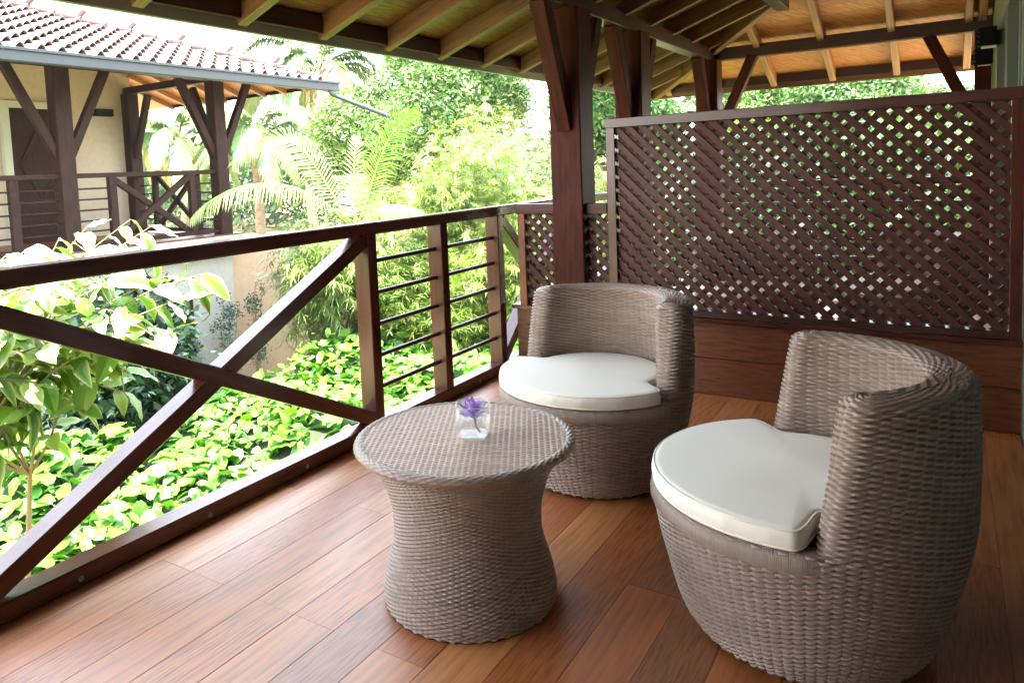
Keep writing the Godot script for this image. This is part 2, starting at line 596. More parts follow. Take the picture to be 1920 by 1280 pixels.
func cushion_mesh() -> Array:
	# the cushion: wide in front, notched where the arms end, narrow against the backrest; returns body and piping
	var n := 240
	var outline := PackedVector2Array()
	for i in n:
		var a := TAU * i / n - PI      # 0 = middle of the back
		var t := smoothstep(deg_to_rad(91.0), deg_to_rad(101.0), absf(a))
		var r := lerpf(0.254, 0.367, t)
		outline.append(Vector2(-cos(a) * r, sin(a) * r))
	for pass_ in 2:
		var o2 := outline.duplicate()
		for i in n:
			o2[i] = (outline[(i + n - 1) % n] + outline[i] * 2.0 + outline[(i + 1) % n]) * 0.25
		outline = o2
	var nrm := PackedVector2Array()
	for i in n:
		var tg := (outline[(i + 1) % n] - outline[(i + n - 1) % n]).normalized()
		var q := Vector2(tg.y, -tg.x)
		if q.dot(outline[i]) < 0.0 and absf(q.dot(outline[i].normalized())) > 0.3:
			q = -q
		nrm.append(q)
	# profile rings: (inset, y)
	var H := 0.053
	var prof := [[0.030, 0.0], [0.012, 0.001], [0.003, 0.006], [0.0, 0.014], [-0.002, 0.028], [0.0, 0.038], [0.003, 0.0455], [0.010, 0.0508], [0.020, 0.053]]
	var pos := PackedVector3Array()
	for q in prof:
		for i in n:
			var p := outline[i] - nrm[i] * float(q[0])
			var crease := 0.0015 * sin(i * 0.9) * sin(i * 0.37) if float(q[1]) > 0.01 and float(q[1]) < 0.05 else 0.0
			p += nrm[i] * crease
			pos.append(Vector3(p.x, q[1], p.y))
	for s in range(1, 9):
		var f := 1.0 - s / 8.0
		for i in n:
			var q2 := outline[i] - nrm[i] * 0.020
			var p := q2.lerp(q2.normalized() * 0.25, pow(1.0 - f, 0.7)) * f
			var dome := 0.008 * (1.0 - f * f) + 0.0025 * sin(p.x * 19.0 + 1.0) * sin(p.y * 16.0 + 0.6) * (1.0 - f * f)
			pos.append(Vector3(p.x, H + dome, p.y))
	var cols := PackedColorArray(); cols.resize(pos.size()); cols.fill(Color.WHITE)
	var body := grid_mesh(pos, n, prof.size() + 8, true, cols, true)
	var mb := MB.new()
	for q in [[0.0045, 0.0470], [0.003, 0.0065]]:
		var pts := PackedVector3Array()
		var rad := PackedFloat32Array()
		for i in n + 1:
			var p := outline[i % n] - nrm[i % n] * float(q[0])
			pts.append(Vector3(p.x, q[1], p.y)); rad.append(0.0032)
		add_tube(mb, pts, rad, 6)
	return [body, mb.mesh()]

func table_meshes() -> Dictionary:
	var d := {}
	var hs := [-0.05, 0.0, 0.02, 0.092, 0.184, 0.276, 0.350, 0.395, 0.425, 0.455]
	var rs := [0.235, 0.238, 0.246, 0.232, 0.205, 0.207, 0.229, 0.249, 0.272, 0.306]
	var pitch := 0.0054
	var cells := 42
	var nu := cells * 12
	var loops := []
	var rows := PackedFloat32Array()
	var y := 0.004
	var k := 0
	while y < 0.436:
		var r := smooth_prof(hs, rs, y)
		var L := PackedVector3Array(); L.resize(nu)
		for i in nu:
			L[i] = pol(r, TAU * i / nu, y)
		loops.append(L); rows.append(k / 4.0 + 0.001)
		y += pitch / 4.0; k += 1
	d.stand = woven_loft(loops, rows, cells, 0.0036)
	# top: straight rows over a round board, braided edge as one rim
	var N := 400
	var R := 0.292
	var pos := PackedVector3Array()
	var cols := PackedColorArray()
	for j in N:
		for i in N:
			# square to disc
			var sx := 2.0 * i / (N - 1) - 1.0
			var sz := 2.0 * j / (N - 1) - 1.0
			var px := sx * sqrt(1.0 - sz * sz * 0.5) * R
			var pz := sz * sqrt(1.0 - sx * sx * 0.5) * R
			var h := weave(px / 0.032 + 40.0, pz / 0.0062 + 60.0, 0.0013)
			pos.append(Vector3(px, 0.4575 + h.x, pz))
			cols.append(wicker_color(int(floor(pz / 0.0062 + 60.0)), int(h.y)) * 1.95)  # same wicker as the sides, brightened to paint in the sky sheen
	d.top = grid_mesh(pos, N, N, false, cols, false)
	cells = 64
	nu = cells * 12
	loops = []
	rows = PackedFloat32Array()
	var rp := [Vector2(0.276, 0.431), Vector2(0.290, 0.434), Vector2(0.302, 0.438), Vector2(0.3085, 0.4435), Vector2(0.3095, 0.449), Vector2(0.307, 0.4545), Vector2(0.301, 0.4585), Vector2(0.293, 0.4600), Vector2(0.286, 0.4590), Vector2(0.282, 0.4560)]
	var run := 0.0
	for s in rp.size() - 1:
		var sl: float = rp[s].distance_to(rp[s + 1])
		var m := int(ceil(sl / 0.0016))
		for q in m:
			var pr: Vector2 = rp[s].lerp(rp[s + 1], float(q) / m)
			var L := PackedVector3Array(); L.resize(nu)
			for i in nu:
				L[i] = pol(pr.x, TAU * i / nu, pr.y)
			loops.append(L); rows.append((run + sl * q / m) / 0.0065 + 0.001)
		run += sl
	d.rim = woven_loft(loops, rows, cells, 0.0009)
	return d

# ---------------------------------------------------------------- plants
func leaf_mesh(len_: float, wid: float, heart: float, fold: float, droop: float, mid: Color, edge: Color, under := 0.0) -> ArrayMesh:
	# a pointed leaf along +x, folded along its midrib; colour runs from the midrib to the margin
	var mb := MB.new()
	var ts := [0.0, 0.06, 0.16, 0.30, 0.46, 0.62, 0.76, 0.88, 1.0]
	var ws := [0.05 + 0.5 * heart, 0.42 + 0.42 * heart, 0.78 + 0.2 * heart, 1.0, 0.99, 0.84, 0.58, 0.28, 0.0]
	var c0 := []; var ci := []; var cm := []; var ci2 := []; var c1 := []
	for i in ts.size():
		var t: float = ts[i]
		var w: float = ws[i] * wid * 0.5
		var yy := -droop * t * t * len_
		var back := -heart * len_ * 0.14 * (1.0 if i == 0 else 0.0)
		cm.append(Vector3(t * len_, yy, 0))
		ci.append(Vector3(t * len_ + back * 0.5, yy + fold * w * 0.62, w * 0.62))
		ci2.append(Vector3(t * len_ + back * 0.5, yy + fold * w * 0.62, -w * 0.62))
		var rip := 0.05 * wid * sin(i * 2.3 + len_ * 90.0)
		c0.append(Vector3(t * len_ + back, yy + fold * w * 0.60 + rip, w))
		c1.append(Vector3(t * len_ + back, yy + fold * w * 0.60 - rip, -w))
	var inner := mid.lerp(edge, under)
	for i in ts.size() - 1:
		for s in 2:
			var A: Array = ci if s == 0 else ci2
			var B: Array = c0 if s == 0 else c1
			var n1: Vector3 = (cm[i + 1] - cm[i]).cross(A[i] - cm[i]).normalized()
			if n1.length() < 0.1:
				n1 = Vector3.UP
			if n1.y < 0.0:
				n1 = -n1
			var cmid := mid * 1.15
			mb.tric(cm[i], cm[i + 1], A[i + 1], n1, cmid, cmid, inner)
			mb.tric(cm[i], A[i + 1], A[i], n1, cmid, inner, inner)
			mb.tric(A[i], A[i + 1], B[i + 1], n1, inner, inner, edge)
			mb.tric(A[i], B[i + 1], B[i], n1, inner, edge, edge)
	return mb.mesh()

func sprig_mesh(n: int, spread: float, len_: float, wid: float, seed_: int) -> ArrayMesh:
	# a twig with narrow blades, for bamboo
	var r := RandomNumberGenerator.new(); r.seed = seed_
	var mb := MB.new()
	for i in n:
		var t := float(i) / n
		var base := Vector3(t * spread, 0.02 * sin(t * 5.0), 0.0)
		var a := r.randf_range(-1.25, 1.25)
		var dir := Vector3(cos(a), r.randf_range(-0.75, 0.25), sin(a)).normalized()
		var side := dir.cross(Vector3.UP).normalized()
		var l := len_ * r.randf_range(0.65, 1.2)
		var nn := side.cross(dir).normalized()
		if nn.y < 0: nn = -nn
		var k := r.randf_range(0.75, 1.25)
		mb.col = Color(k, k, k * r.randf_range(0.6, 1.1))
		var m := base + dir * l * 0.4
		var e := base + dir * l + Vector3(0, -l * 0.25, 0)
		mb.tri(base, m + side * wid * 0.5, m - side * wid * 0.5, nn, nn, nn)
		mb.tri(m + side * wid * 0.5, e, m - side * wid * 0.5, nn, nn, nn)
	return mb.mesh()

func clump_mesh(n: int, rad: float, len_: float, wid: float, seed_: int) -> ArrayMesh:
	var r := RandomNumberGenerator.new(); r.seed = seed_
	var mb := MB.new()
	for i in n:
		var p := Vector3(r.randf_range(-1, 1), r.randf_range(-1, 1), r.randf_range(-1, 1)) * rad
		var dir := Vector3(r.randf_range(-1, 1), r.randf_range(-0.7, 0.5), r.randf_range(-1, 1)).normalized()
		var side := dir.cross(Vector3(r.randf_range(-0.5, 0.5), 1, r.randf_range(-0.5, 0.5))).normalized()
		var nn := side.cross(dir).normalized()
		if nn.y < 0: nn = -nn
		var l := len_ * r.randf_range(0.7, 1.3)
		var k := r.randf_range(0.7, 1.3)
		mb.col = Color(k, k, k)
		mb.tri(p, p + dir * l * 0.5 + side * wid * 0.5, p + dir * l * 0.5 - side * wid * 0.5, nn, nn, nn)
		mb.tri(p + dir * l * 0.5 + side * wid * 0.5, p + dir * l - Vector3(0, l * 0.15, 0), p + dir * l * 0.5 - side * wid * 0.5, nn, nn, nn)
	return mb.mesh()

func spline(pts: Array, t: float) -> Vector3:
	var n := pts.size() - 1
	var f := clampf(t, 0.0, 1.0) * n
	var i := mini(int(f), n - 1)
	var u := f - i
	var p0: Vector3 = pts[maxi(i - 1, 0)]
	var p1: Vector3 = pts[i]
	var p2: Vector3 = pts[i + 1]
	var p3: Vector3 = pts[mini(i + 2, n)]
	return p1.cubic_interpolate(p2, p0, p3, u)

func frond_mesh(pts: Array, leaf_len: float, per_side: int, wid: float, drop: float, ca: Color, cb: Color, rach: float, seed_: int, face := Vector3.UP) -> ArrayMesh:
	# a pinnate palm frond along the points: rachis tube and two rows of drooping leaflets
	var r := RandomNumberGenerator.new(); r.seed = seed_
	var mb := MB.new()
	mb.col = ca.lerp(Color(0.35, 0.33, 0.10), 0.5)
	var line := PackedVector3Array(); var rad := PackedFloat32Array()
	for i in 13:
		line.append(spline(pts, i / 12.0)); rad.append(rach * (1.0 - 0.85 * i / 12.0))
	add_tube(mb, line, rad, 5)
	for i in per_side:
		var t := 0.16 + 0.84 * float(i) / per_side
		var p := spline(pts, t)
		var tg := (spline(pts, minf(t + 0.03, 1.0)) - spline(pts, t - 0.03)).normalized()
		var sd := tg.cross(face)
		if sd.length() < 0.15: sd = tg.cross(Vector3(0.7, 0, 0.7))
		sd = sd.normalized()
		var env := sin(PI * clampf(t * 0.93 + 0.07, 0.0, 1.0)) * 0.75 + 0.25
		for s in [-1.0, 1.0]:
			var l: float = leaf_len * env * r.randf_range(0.85, 1.1)
			var d1: Vector3 = (sd * s * 0.85 + tg * (0.45 + 0.5 * t) + Vector3(0, 0.12 - drop * 0.35 + r.randf_range(-0.1, 0.1), 0)).normalized()
			var d2: Vector3 = (d1 + Vector3(0, -drop * r.randf_range(0.8, 1.5), 0)).normalized()
			var wd := tg.cross(d1).cross(d1).normalized() * wid * 0.5
			if wd.length() < wid * 0.2: wd = tg * wid * 0.5
			var m := p + d1 * l * 0.5
			var e := m + d2 * l * 0.5
			mb.col = ca.lerp(cb, r.randf()) * r.randf_range(0.8, 1.2)
			var nn := wd.cross(d1).normalized()
			if nn.y < 0: nn = -nn
			mb.tri(p - wd * 0.6, p + wd * 0.6, m + wd, nn, nn, nn)
			mb.tri(p - wd * 0.6, m + wd, m - wd, nn, nn, nn)
			mb.tri(m - wd, m + wd, e, nn, nn, nn)
	return mb.mesh()

func rand_dir() -> Vector3:
	return Vector3(rng.randfn(), rng.randfn(), rng.randfn()).normalized()

func rand_basis(scale := 1.0) -> Basis:
	return Basis(rand_dir(), rng.randf() * TAU).scaled(Vector3.ONE * scale)

# ================================================================ build
func _ready() -> void:
	rng.seed = 20240611
	# camera: a lens shifted down and to the right of its axis, as the photograph's crop implies
	var cam := Camera3D.new()
	cam.name = "camera"
	add_child(cam)
	cam.position = cam_pos
	cam.rotation_order = EULER_ORDER_YXZ
	cam.rotation_degrees = Vector3(-4.41015, 33.93777, -2.49043)
	cam_basis = cam.basis
	cam.set_frustum(0.1 * 0.92013, Vector2(0.1 * 0.08217, 0.1 * -0.15355), 0.1, 400.0)
	cam.keep_aspect = Camera3D.KEEP_HEIGHT
	cam.current = true
	# sky and sun
	var sky := ProceduralSkyMaterial.new()
	sky.sky_top_color = Color(0.80, 0.87, 0.95)
	sky.sky_horizon_color = Color(1.0, 0.985, 0.96)
	sky.sky_curve = 0.22
	sky.ground_bottom_color = Color(0.30, 0.32, 0.22)
	sky.ground_horizon_color = Color(0.75, 0.77, 0.72)
	sky.sky_energy_multiplier = 1.15
	var sk := Sky.new(); sk.sky_material = sky
	var env := Environment.new()
	env.background_mode = Environment.BG_SKY
	env.sky = sk
	env.tonemap_mode = Environment.TONE_MAPPER_LINEAR
	env.tonemap_exposure = 9.0
	env.sdfgi_enabled = true
	env.ssao_enabled = true
	env.ssil_enabled = true
	env.fog_enabled = true
	env.fog_density = 0.0003
	env.fog_light_color = Color(0.92, 0.96, 0.97)
	var we := WorldEnvironment.new(); we.name = "world"; we.environment = env
	add_child(we)
	var sun := DirectionalLight3D.new()
	sun.name = "sun"
	sun.light_energy = 1.5
	sun.light_color = Color(1.0, 0.96, 0.88)
	sun.light_angular_distance = 0.5
	sun.shadow_enabled = true
	add_child(sun)
	sun.look_at_from_position(Vector3(-0.12, 0.94, 0.32), Vector3.ZERO, Vector3.RIGHT)
	materials()
	build_ground()
	build_floor()
	build_roof()
	build_pillars()
	build_house_wall()
	build_neighbour()
	build_railing()
	build_screen()
	build_far_plants()
	build_bamboo()
	build_palm_near()
	build_creeper()
	build_variegated()
	build_furniture()

func build_ground() -> void:
	var mb := MB.new()
	mb.quad(Vector3(-150, 0, -200), Vector3(150, 0, -200), Vector3(150, 0, 60), Vector3(-150, 0, 60), Vector3.UP)
	var g := put(self, "ground", mb.mesh(), M.ground, Vector3(0, -2.4, 0))
	tag(g, "sunlit garden ground far below the veranda", "ground", "", "structure")

func build_floor() -> void:
	var fl := thing("porch_floor", Vector3(0, -0.03, 0), "polished red brown hardwood board floor of the veranda", "floor", "", "structure")
	var w := 0.1475
	for k in range(-11, 6):
		var x0 := -0.606 + k * w
		var x1 := minf(x0 + w, 0.256)
		if k == -11:
			x0 = -2.30
		var odd := absi(k) % 2 == 1
		var z := 4.4
		var cut := -1.357 + (0.0 if odd else 0.59)
		var cuts := [z]
		var c := cut
		while c < 4.4: c += 1.18 * 1.5
		c -= 1.18 * 1.5
		while c > -7.0:
			cuts.append(c)
			c -= 1.18 * (1.5 if rng.randf() < 0.5 else 1.0)
		cuts.append(-7.0)
		for i in cuts.size() - 1:
			var za: float = cuts[i]
			var zb: float = cuts[i + 1]
			if za - zb < 0.05: continue
			var lift := rng.randf_range(0.0, 0.0006)
			bar(fl, "floor_board", Vector3((x0 + x1) * 0.5, -0.0125 + lift, za - 0.0005), Vector3((x0 + x1) * 0.5, -0.0125 + lift, zb + 0.0005), x1 - x0 - 0.0009, 0.025, M["floor%d" % (rng.randi() % 7)], Vector3.UP, 0.0007)
	box(fl, "subfloor", Vector3(-2.30, -0.20, -7.0), Vector3(0.9, -0.027, 4.4), M.covering)
	box(fl, "edge_beam", Vector3(-2.36, -0.24, -7.05), Vector3(-2.302, -0.012, 4.4), M.dark2)

func yb(x: float) -> float:    # underside of the rafters of the main slope
	return 1.84 + 0.364 * (x + 2.45)

func build_roof() -> void:
	var rf := thing("veranda_roof", Vector3(-1.0, 2.0, -3.0), "veranda roof of exposed rafters and varnished planks overhead", "roof")
	var sl := 0.364
	var zt := -4.96      # hip: z = x + zt
	var xw := 0.26
	var up := Vector3(-sl, 1, 0).normalized()
	var up2 := Vector3(0, 1, -sl).normalized()
	var dep := 0.10
	# rafters of the main slope
	for k in range(-13, 11):
		var z := -2.155 - 0.484 * k
		if z < -7.3: continue
		var xe := minf(xw + 0.3, z - zt)
		var c0 := Vector3(-2.455, yb(-2.455), z) + up * dep * 0.5
		var c1 := Vector3(xe, yb(xe), z) + up * dep * 0.5
		bar(rf, "rafter", c0, c1, 0.05, dep, M.rafter, up)
		if k < 10:
			box(rf, "eave_block", Vector3(-2.452, yb(-2.44) + 0.018, z - 0.457), Vector3(-2.43, yb(-2.44) + 0.098, z - 0.027), M.dark2)
	# rafters of the far slope, running along z
	for k in range(-1, 7):
		var x := -1.823 + 0.485 * k
		if x > xw - 0.05: x = xw - 0.06
		var ze := x + zt
		var c0 := Vector3(x, yb(-2.455), -7.415) + up2 * dep * 0.5
		var c1 := Vector3(x, yb(ze - zt), ze) + up2 * dep * 0.5
		bar(rf, "rafter", c0, c1, 0.05, dep, M.rafter_lit, up2)
		if k < 5:
			box(rf, "eave_block", Vector3(x + 0.027, yb(-2.44) + 0.018, -7.415), Vector3(minf(x + 0.457, xw), yb(-2.44) + 0.098, -7.395), M.dark2)
		if x > xw - 0.1: break
	# hip rafter
	bar(rf, "hip_rafter", Vector3(-2.47, yb(-2.47) + 0.045, -7.43), Vector3(xw, yb(xw) + 0.045, xw + zt), 0.06, 0.15, M.rafter, Vector3(-sl, 2, -sl).normalized())
	# planks
	var course := 0.118
	var x := -2.49
	var i := 0
	while x < xw + 0.25:
		var xb := x + course
		var ya := yb(x) + dep / up.y
		var yc := yb(xb) + dep / up.y
		var cut := rng.randf_range(-5.0, -1.0)
		var ends := [4.4, cut + 2.2, cut]
		for e in 3:
			var za: float = ends[e]
			var z0 := minf(x, xw) + zt + 0.003 if e == 2 else float(ends[e + 1]) + 0.002
			var z1 := minf(xb, xw) + zt + 0.003 if e == 2 else float(ends[e + 1]) + 0.002
			if e == 1 and cut < z0: pass
			if za - z0 < 0.02: continue
			slab(rf, "ceiling_plank", [Vector3(x + 0.002, ya, za), Vector3(x + 0.002, ya, z0), Vector3(xb - 0.002, yc, z1), Vector3(xb - 0.002, yc, za)], up * 0.018, M["ceil%d" % (rng.randi() % 4)])
		x = xb
		i += 1
	var z := -7.45
	while z < xw + zt:
		var zb := minf(z + course, xw + zt)
		var ya := yb(z - zt) + dep / up.y
		var yc := yb(zb - zt) + dep / up.y
		slab(rf, "ceiling_plank", [Vector3(z - zt + 0.003, ya, z + 0.002), Vector3(xw, ya, z + 0.002), Vector3(xw, yc, zb - 0.002), Vector3(zb - zt + 0.003, yc, zb - 0.002)], up2 * 0.018, M["ceil_lit%d" % (rng.randi() % 2)])
		z += course
	# roof covering above the planks
	var o := 0.135
	slab(rf, "roof_covering", [Vector3(-2.5, yb(-2.5) + o, 4.4), Vector3(-2.5, yb(-2.5) + o, -7.46), Vector3(xw + 0.3, yb(xw + 0.3) + o, xw + 0.3 + zt), Vector3(xw + 0.3, yb(xw + 0.3) + o, 4.4)], up * 0.05, M.ridge)
	slab(rf, "roof_covering", [Vector3(-2.5, yb(-2.5) + o, -7.46), Vector3(1.6, yb(-2.5) + o, -7.46), Vector3(1.6, yb(xw + 0.3) + o, xw + 0.3 + zt), Vector3(xw + 0.3, yb(xw + 0.3) + o, xw + 0.3 + zt)], up2 * 0.05, M.ridge)
	slab(rf, "roof_covering", [Vector3(xw + 0.3, yb(xw + 0.3) + o, 4.4), Vector3(xw + 0.3, yb(xw + 0.3) + o, xw + 0.3 + zt), Vector3(3.2, yb(xw + 0.3) + o + 0.1, xw + 0.3 + zt), Vector3(3.2, yb(xw + 0.3) + o + 0.1, 4.4)], Vector3.UP * 0.05, M.ridge)
	# fascia and pale eave trim
	box(rf, "fascia_board", Vector3(-2.505, 1.822, -7.46), Vector3(-2.480, 1.945, 4.4), M.eave_trim)
	box(rf, "fascia_board", Vector3(-2.480, 1.822, -7.485), Vector3(0.9, 1.945, -7.46), M.rafter)
	# plates on the pillars and the purlin
	bar(rf, "plate_beam", Vector3(-1.736, 2.092, 4.4), Vector3(-1.736, 2.092, -6.83), 0.10, 0.10, M.dark2)
	bar(rf, "plate_beam", Vector3(-1.68, 2.092, -6.73), Vector3(0.26, 2.092, -6.73), 0.10, 0.10, M.dark2)
	bar(rf, "purlin", Vector3(-1.02, yb(-1.02) - 0.05, 4.4), Vector3(-1.02, yb(-1.02) - 0.05, -6.0), 0.09, 0.10, M.dark2)

func build_pillars() -> void:
	var spots := [[-3.82, "dark timber pillar standing behind the far tub chair"], [-4.80, "dark pillar just beyond the left end of the tall lattice"], [-6.69, "far corner pillar carrying the end beam over the lattice"]]
	for i in 3:
		var z: float = spots[i][0]
		var p := thing("pillar", Vector3(-1.736, 0, z), spots[i][1], "pillar", "timber pillars along the veranda")
		bar(p, "post", Vector3(-1.736, 0, z), Vector3(-1.736, 2.042, z), 0.183, 0.183, M.dark_matt, Vector3(0, 0, 1), 0.006)
		for s in [1.0, -1.0]:
			if i == 2 and s < 0: continue
			bar(p, "knee_brace", Vector3(-1.736, 1.40, z + s * 0.07), Vector3(-1.736, 2.05, z + s * 0.345), 0.085, 0.085, M.dark_matt, Vector3(0, 0, 1))
		if i == 2:
			bar(p, "knee_brace", Vector3(-1.66, 1.40, z), Vector3(-1.37, 2.05, z), 0.08, 0.08, M.dark_matt, Vector3(0, 0, 1))
	var w := thing("wall_post", Vector3(0.19, 0, -6.73), "slim dark post with a brace against the house wall beyond the lattice", "post")
	bar(w, "post", Vector3(0.205, 0, -6.73), Vector3(0.205, 2.042, -6.73), 0.10, 0.10, M.dark_matt, Vector3(0, 0, 1))
	bar(w, "knee_brace", Vector3(0.16, 1.40, -6.73), Vector3(-0.13, 2.05, -6.73), 0.08, 0.08, M.dark_matt, Vector3(0, 0, 1))

func build_house_wall() -> void:
	var h := thing("house_wall", Vector3(0.36, 0, -3.0), "olive plastered house wall with sliding door frames at the right edge", "wall")
	box(h, "wall", Vector3(0.262, 1.99, -6.95), Vector3(0.50, 3.0, 4.4), M.wall_olive)
	box(h, "wall", Vector3(0.262, -0.2, -6.95), Vector3(0.50, 1.988, -6.0), M.wall_olive)
	box(h, "wall", Vector3(0.262, -0.2, -3.9), Vector3(0.50, 1.988, -3.55), M.wall_olive)
	box(h, "wall", Vector3(0.262, -0.2, 3.2), Vector3(0.50, 1.988, 4.4), M.wall_olive)
	for d in [[-5.998, -3.902], [-3.548, -0.202], [-0.198, 3.198]]:
		var z0: float = d[0]
		var z1: float = d[1]
		var f := box(h, "door_head", Vector3(0.250, 1.93, z0), Vector3(0.36, 1.988, z1), M.frame_grey)
		for k in 5:
			var z := lerpf(z0 + 0.03, z1 - 0.03, k / 4.0)
			box(h, "door_frame", Vector3(0.252 + 0.02 * (k % 2), 0.06, z - 0.03), Vector3(0.34, 1.929, z + 0.03), M.frame_grey)
		for k in 4:
			var za := lerpf(z0 + 0.03, z1 - 0.03, k / 4.0) + 0.031
			var zb := lerpf(z0 + 0.03, z1 - 0.03, (k + 1) / 4.0) - 0.031
			box(h, "door_glass", Vector3(0.296, 0.06, za), Vector3(0.306, 1.929, zb), M.glass_dark)
		box(h, "door_sill", Vector3(0.250, 0.0, z0), Vector3(0.36, 0.058, z1), M.frame_grey)
	var pw := thing("added_partition", Vector3(-0.6, 0, 4.45), "added dark timber partition out of view that cuts light from behind", "wall")  # unseen wall added to cut the light coming from behind the camera
	box(pw, "wall", Vector3(-1.64, -0.2, 4.41), Vector3(0.50, 2.5, 4.55), M.dark2)
	for s in [[-5.95, 1.90, "nearer of two black ribbed wall lamps on the olive house wall"], [-6.72, 1.85, "farther black ribbed wall lamp beside the dark wall post"]]:
		var z: float = s[0]
		var y: float = s[1]
		var l := thing("wall_lamp", Vector3(0.262, y, z), s[2], "wall lamp", "black wall lamps")
		box(l, "housing", Vector3(0.162, y - 0.058, z - 0.06), Vector3(0.261, y + 0.058, z + 0.06), M.black, 0.008)
		for k in 4:
			box(l, "rib", Vector3(0.150, y - 0.054 + 0.031 * k, z - 0.062), Vector3(0.164, y - 0.040 + 0.031 * k, z + 0.062), M.black)
		box(l, "diffuser", Vector3(0.172, y - 0.066, z - 0.045), Vector3(0.25, y - 0.0585, z + 0.045), M.fabric)

func build_neighbour() -> void:
	var X := -9.0
	var fy := 0.40
	var h := thing("neighbour_house", Vector3(-11, -2.4, -4.5), "neighbouring house across the garden with red tiled hipped roof and timber balcony", "house")
	# walls
	var wl := box(h, "wall", Vector3(-15.0, fy, -7.36), Vector3(-11.2, 3.2, 1.0), M.wall_cream)
	box(h, "floor_slab", Vector3(-11.3, 0.16, -7.62), Vector3(-8.86, fy - 0.02, 1.0), M.wall_grey)
	box(h, "lower_wall", Vector3(-15.0, -2.4, -7.45), Vector3(-9.06, 0.158, 1.0), M.wall_grey)
	# deck boards
	for k in 15:
		box(h, "deck_board", Vector3(-11.2 + 0.155 * k, fy - 0.02, -7.58), Vector3(-11.2 + 0.155 * k + 0.148, fy, 1.0), M.plankwall, 0.002)
	# door in the upper wall
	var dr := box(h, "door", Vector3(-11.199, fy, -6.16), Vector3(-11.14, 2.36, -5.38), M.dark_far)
	var df := plain(Color(0.42, 0.47, 0.36), 0.7)
	box(h, "door_frame", Vector3(-11.198, fy, -5.378), Vector3(-11.11, 2.46, -5.27), df)
	box(h, "door_frame", Vector3(-11.198, 2.362, -6.26), Vector3(-11.11, 2.462, -5.38), df)
	box(h, "door_frame", Vector3(-11.198, fy, -6.26), Vector3(-11.11, 2.36, -6.162), df)
	var cy := 1.55
	for q in [[0.0, 0.5, 0.28, 0.0], [0.28, 0.0, 0.0, -0.5], [0.0, -0.5, -0.28, 0.0], [-0.28, 0.0, 0.0, 0.5]]:
		bar(dr, "moulding", Vector3(-11.136, cy + q[1], -5.77 + q[0]), Vector3(-11.136, cy + q[3], -5.77 + q[2]), 0.02, 0.05, M.dark_far, Vector3(1, 0, 0).cross(Vector3(0, q[3] - q[1], q[2] - q[0])).normalized())
	for q in [[0.5, 0.9, 0.62, 0.62], [0.5, 0.9, 0.98, 0.98]]:
		pass
	box(h, "wall_lamp", Vector3(-11.198, 2.29, -6.96), Vector3(-11.08, 2.40, -6.68), M.black, 0.01)
	# pillars with braces
	var pil := [[-9.0, -2.55], [-9.0, -4.95], [-9.0, -7.28], [-11.12, -7.28]]
	for p in pil:
		var px: float = p[0]
		var pz: float = p[1]
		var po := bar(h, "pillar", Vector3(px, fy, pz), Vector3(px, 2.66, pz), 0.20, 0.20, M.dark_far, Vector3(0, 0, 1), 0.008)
		if px > -10:
			bar(po, "brace", Vector3(px, 1.55, pz + 0.07), Vector3(px, 2.66, pz + 0.62), 0.10, 0.10, M.dark_far, Vector3(0, 0, 1))
			bar(po, "brace", Vector3(px, 1.55, pz - 0.07), Vector3(px, 2.66, pz - 0.62), 0.10, 0.10, M.dark_far, Vector3(0, 0, 1))
			if pz < -7:
				bar(po, "brace", Vector3(px - 0.07, 1.62, pz), Vector3(px - 0.5, 2.6, pz), 0.09, 0.09, M.dark_far, Vector3(0, 0, 1))
		else:
			bar(po, "brace", Vector3(px + 0.07, 1.62, pz), Vector3(px + 0.5, 2.6, pz), 0.09, 0.09, M.dark_far, Vector3(0, 0, 1))
	bar(h, "beam", Vector3(-9.0, 2.71, 1.0), Vector3(-9.0, 2.71, -7.4), 0.11, 0.11, M.dark_far)
	bar(h, "beam", Vector3(-11.2, 2.71, -7.28), Vector3(-9.06, 2.71, -7.28), 0.11, 0.11, M.dark_far)
	# railing, in two runs: along the front and across the end
	var rt := 1.36
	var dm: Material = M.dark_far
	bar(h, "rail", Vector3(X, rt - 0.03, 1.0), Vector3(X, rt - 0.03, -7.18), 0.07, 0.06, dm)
	bar(h, "rail", Vector3(X, fy + 0.06, 1.0), Vector3(X, fy + 0.06, -7.18), 0.07, 0.06, dm)
	bar(h, "rail", Vector3(-11.0, rt - 0.03, -7.28), Vector3(-9.1, rt - 0.03, -7.28), 0.07, 0.06, dm)
	bar(h, "rail", Vector3(-11.0, fy + 0.06, -7.28), Vector3(-9.1, fy + 0.06, -7.28), 0.07, 0.06, dm)
	for z in [-4.32, -5.55, -6.77, -3.2, -1.9]:
		bar(h, "rail_post", Vector3(X, fy + 0.09, z), Vector3(X, rt - 0.06, z), 0.08, 0.10, dm, Vector3(0, 0, 1))
	bar(h, "rail_brace", Vector3(X + 0.01, fy + 0.10, -5.60), Vector3(X + 0.01, rt - 0.08, -6.72), 0.06, 0.08, dm)
	bar(h, "rail_brace", Vector3(X - 0.05, rt - 0.08, -5.60), Vector3(X - 0.05, fy + 0.10, -6.72), 0.055, 0.08, dm)
	for q in [[-4.37, -4.85], [-5.05, -5.50], [-6.82, -7.18], [-2.65, -3.15], [-3.25, -4.27]]:
		for k in 5:
			var y := fy + 0.09 + (rt - fy - 0.15) * (k + 1) / 6.0
			bar(h, "rail_bar", Vector3(X, y, q[0]), Vector3(X, y, q[1]), 0.022, 0.022, dm)
	for x in [-10.6, -9.55]:
		bar(h, "rail_post", Vector3(x, fy + 0.09, -7.28), Vector3(x, rt - 0.06, -7.28), 0.08, 0.08, dm, Vector3(0, 0, 1))
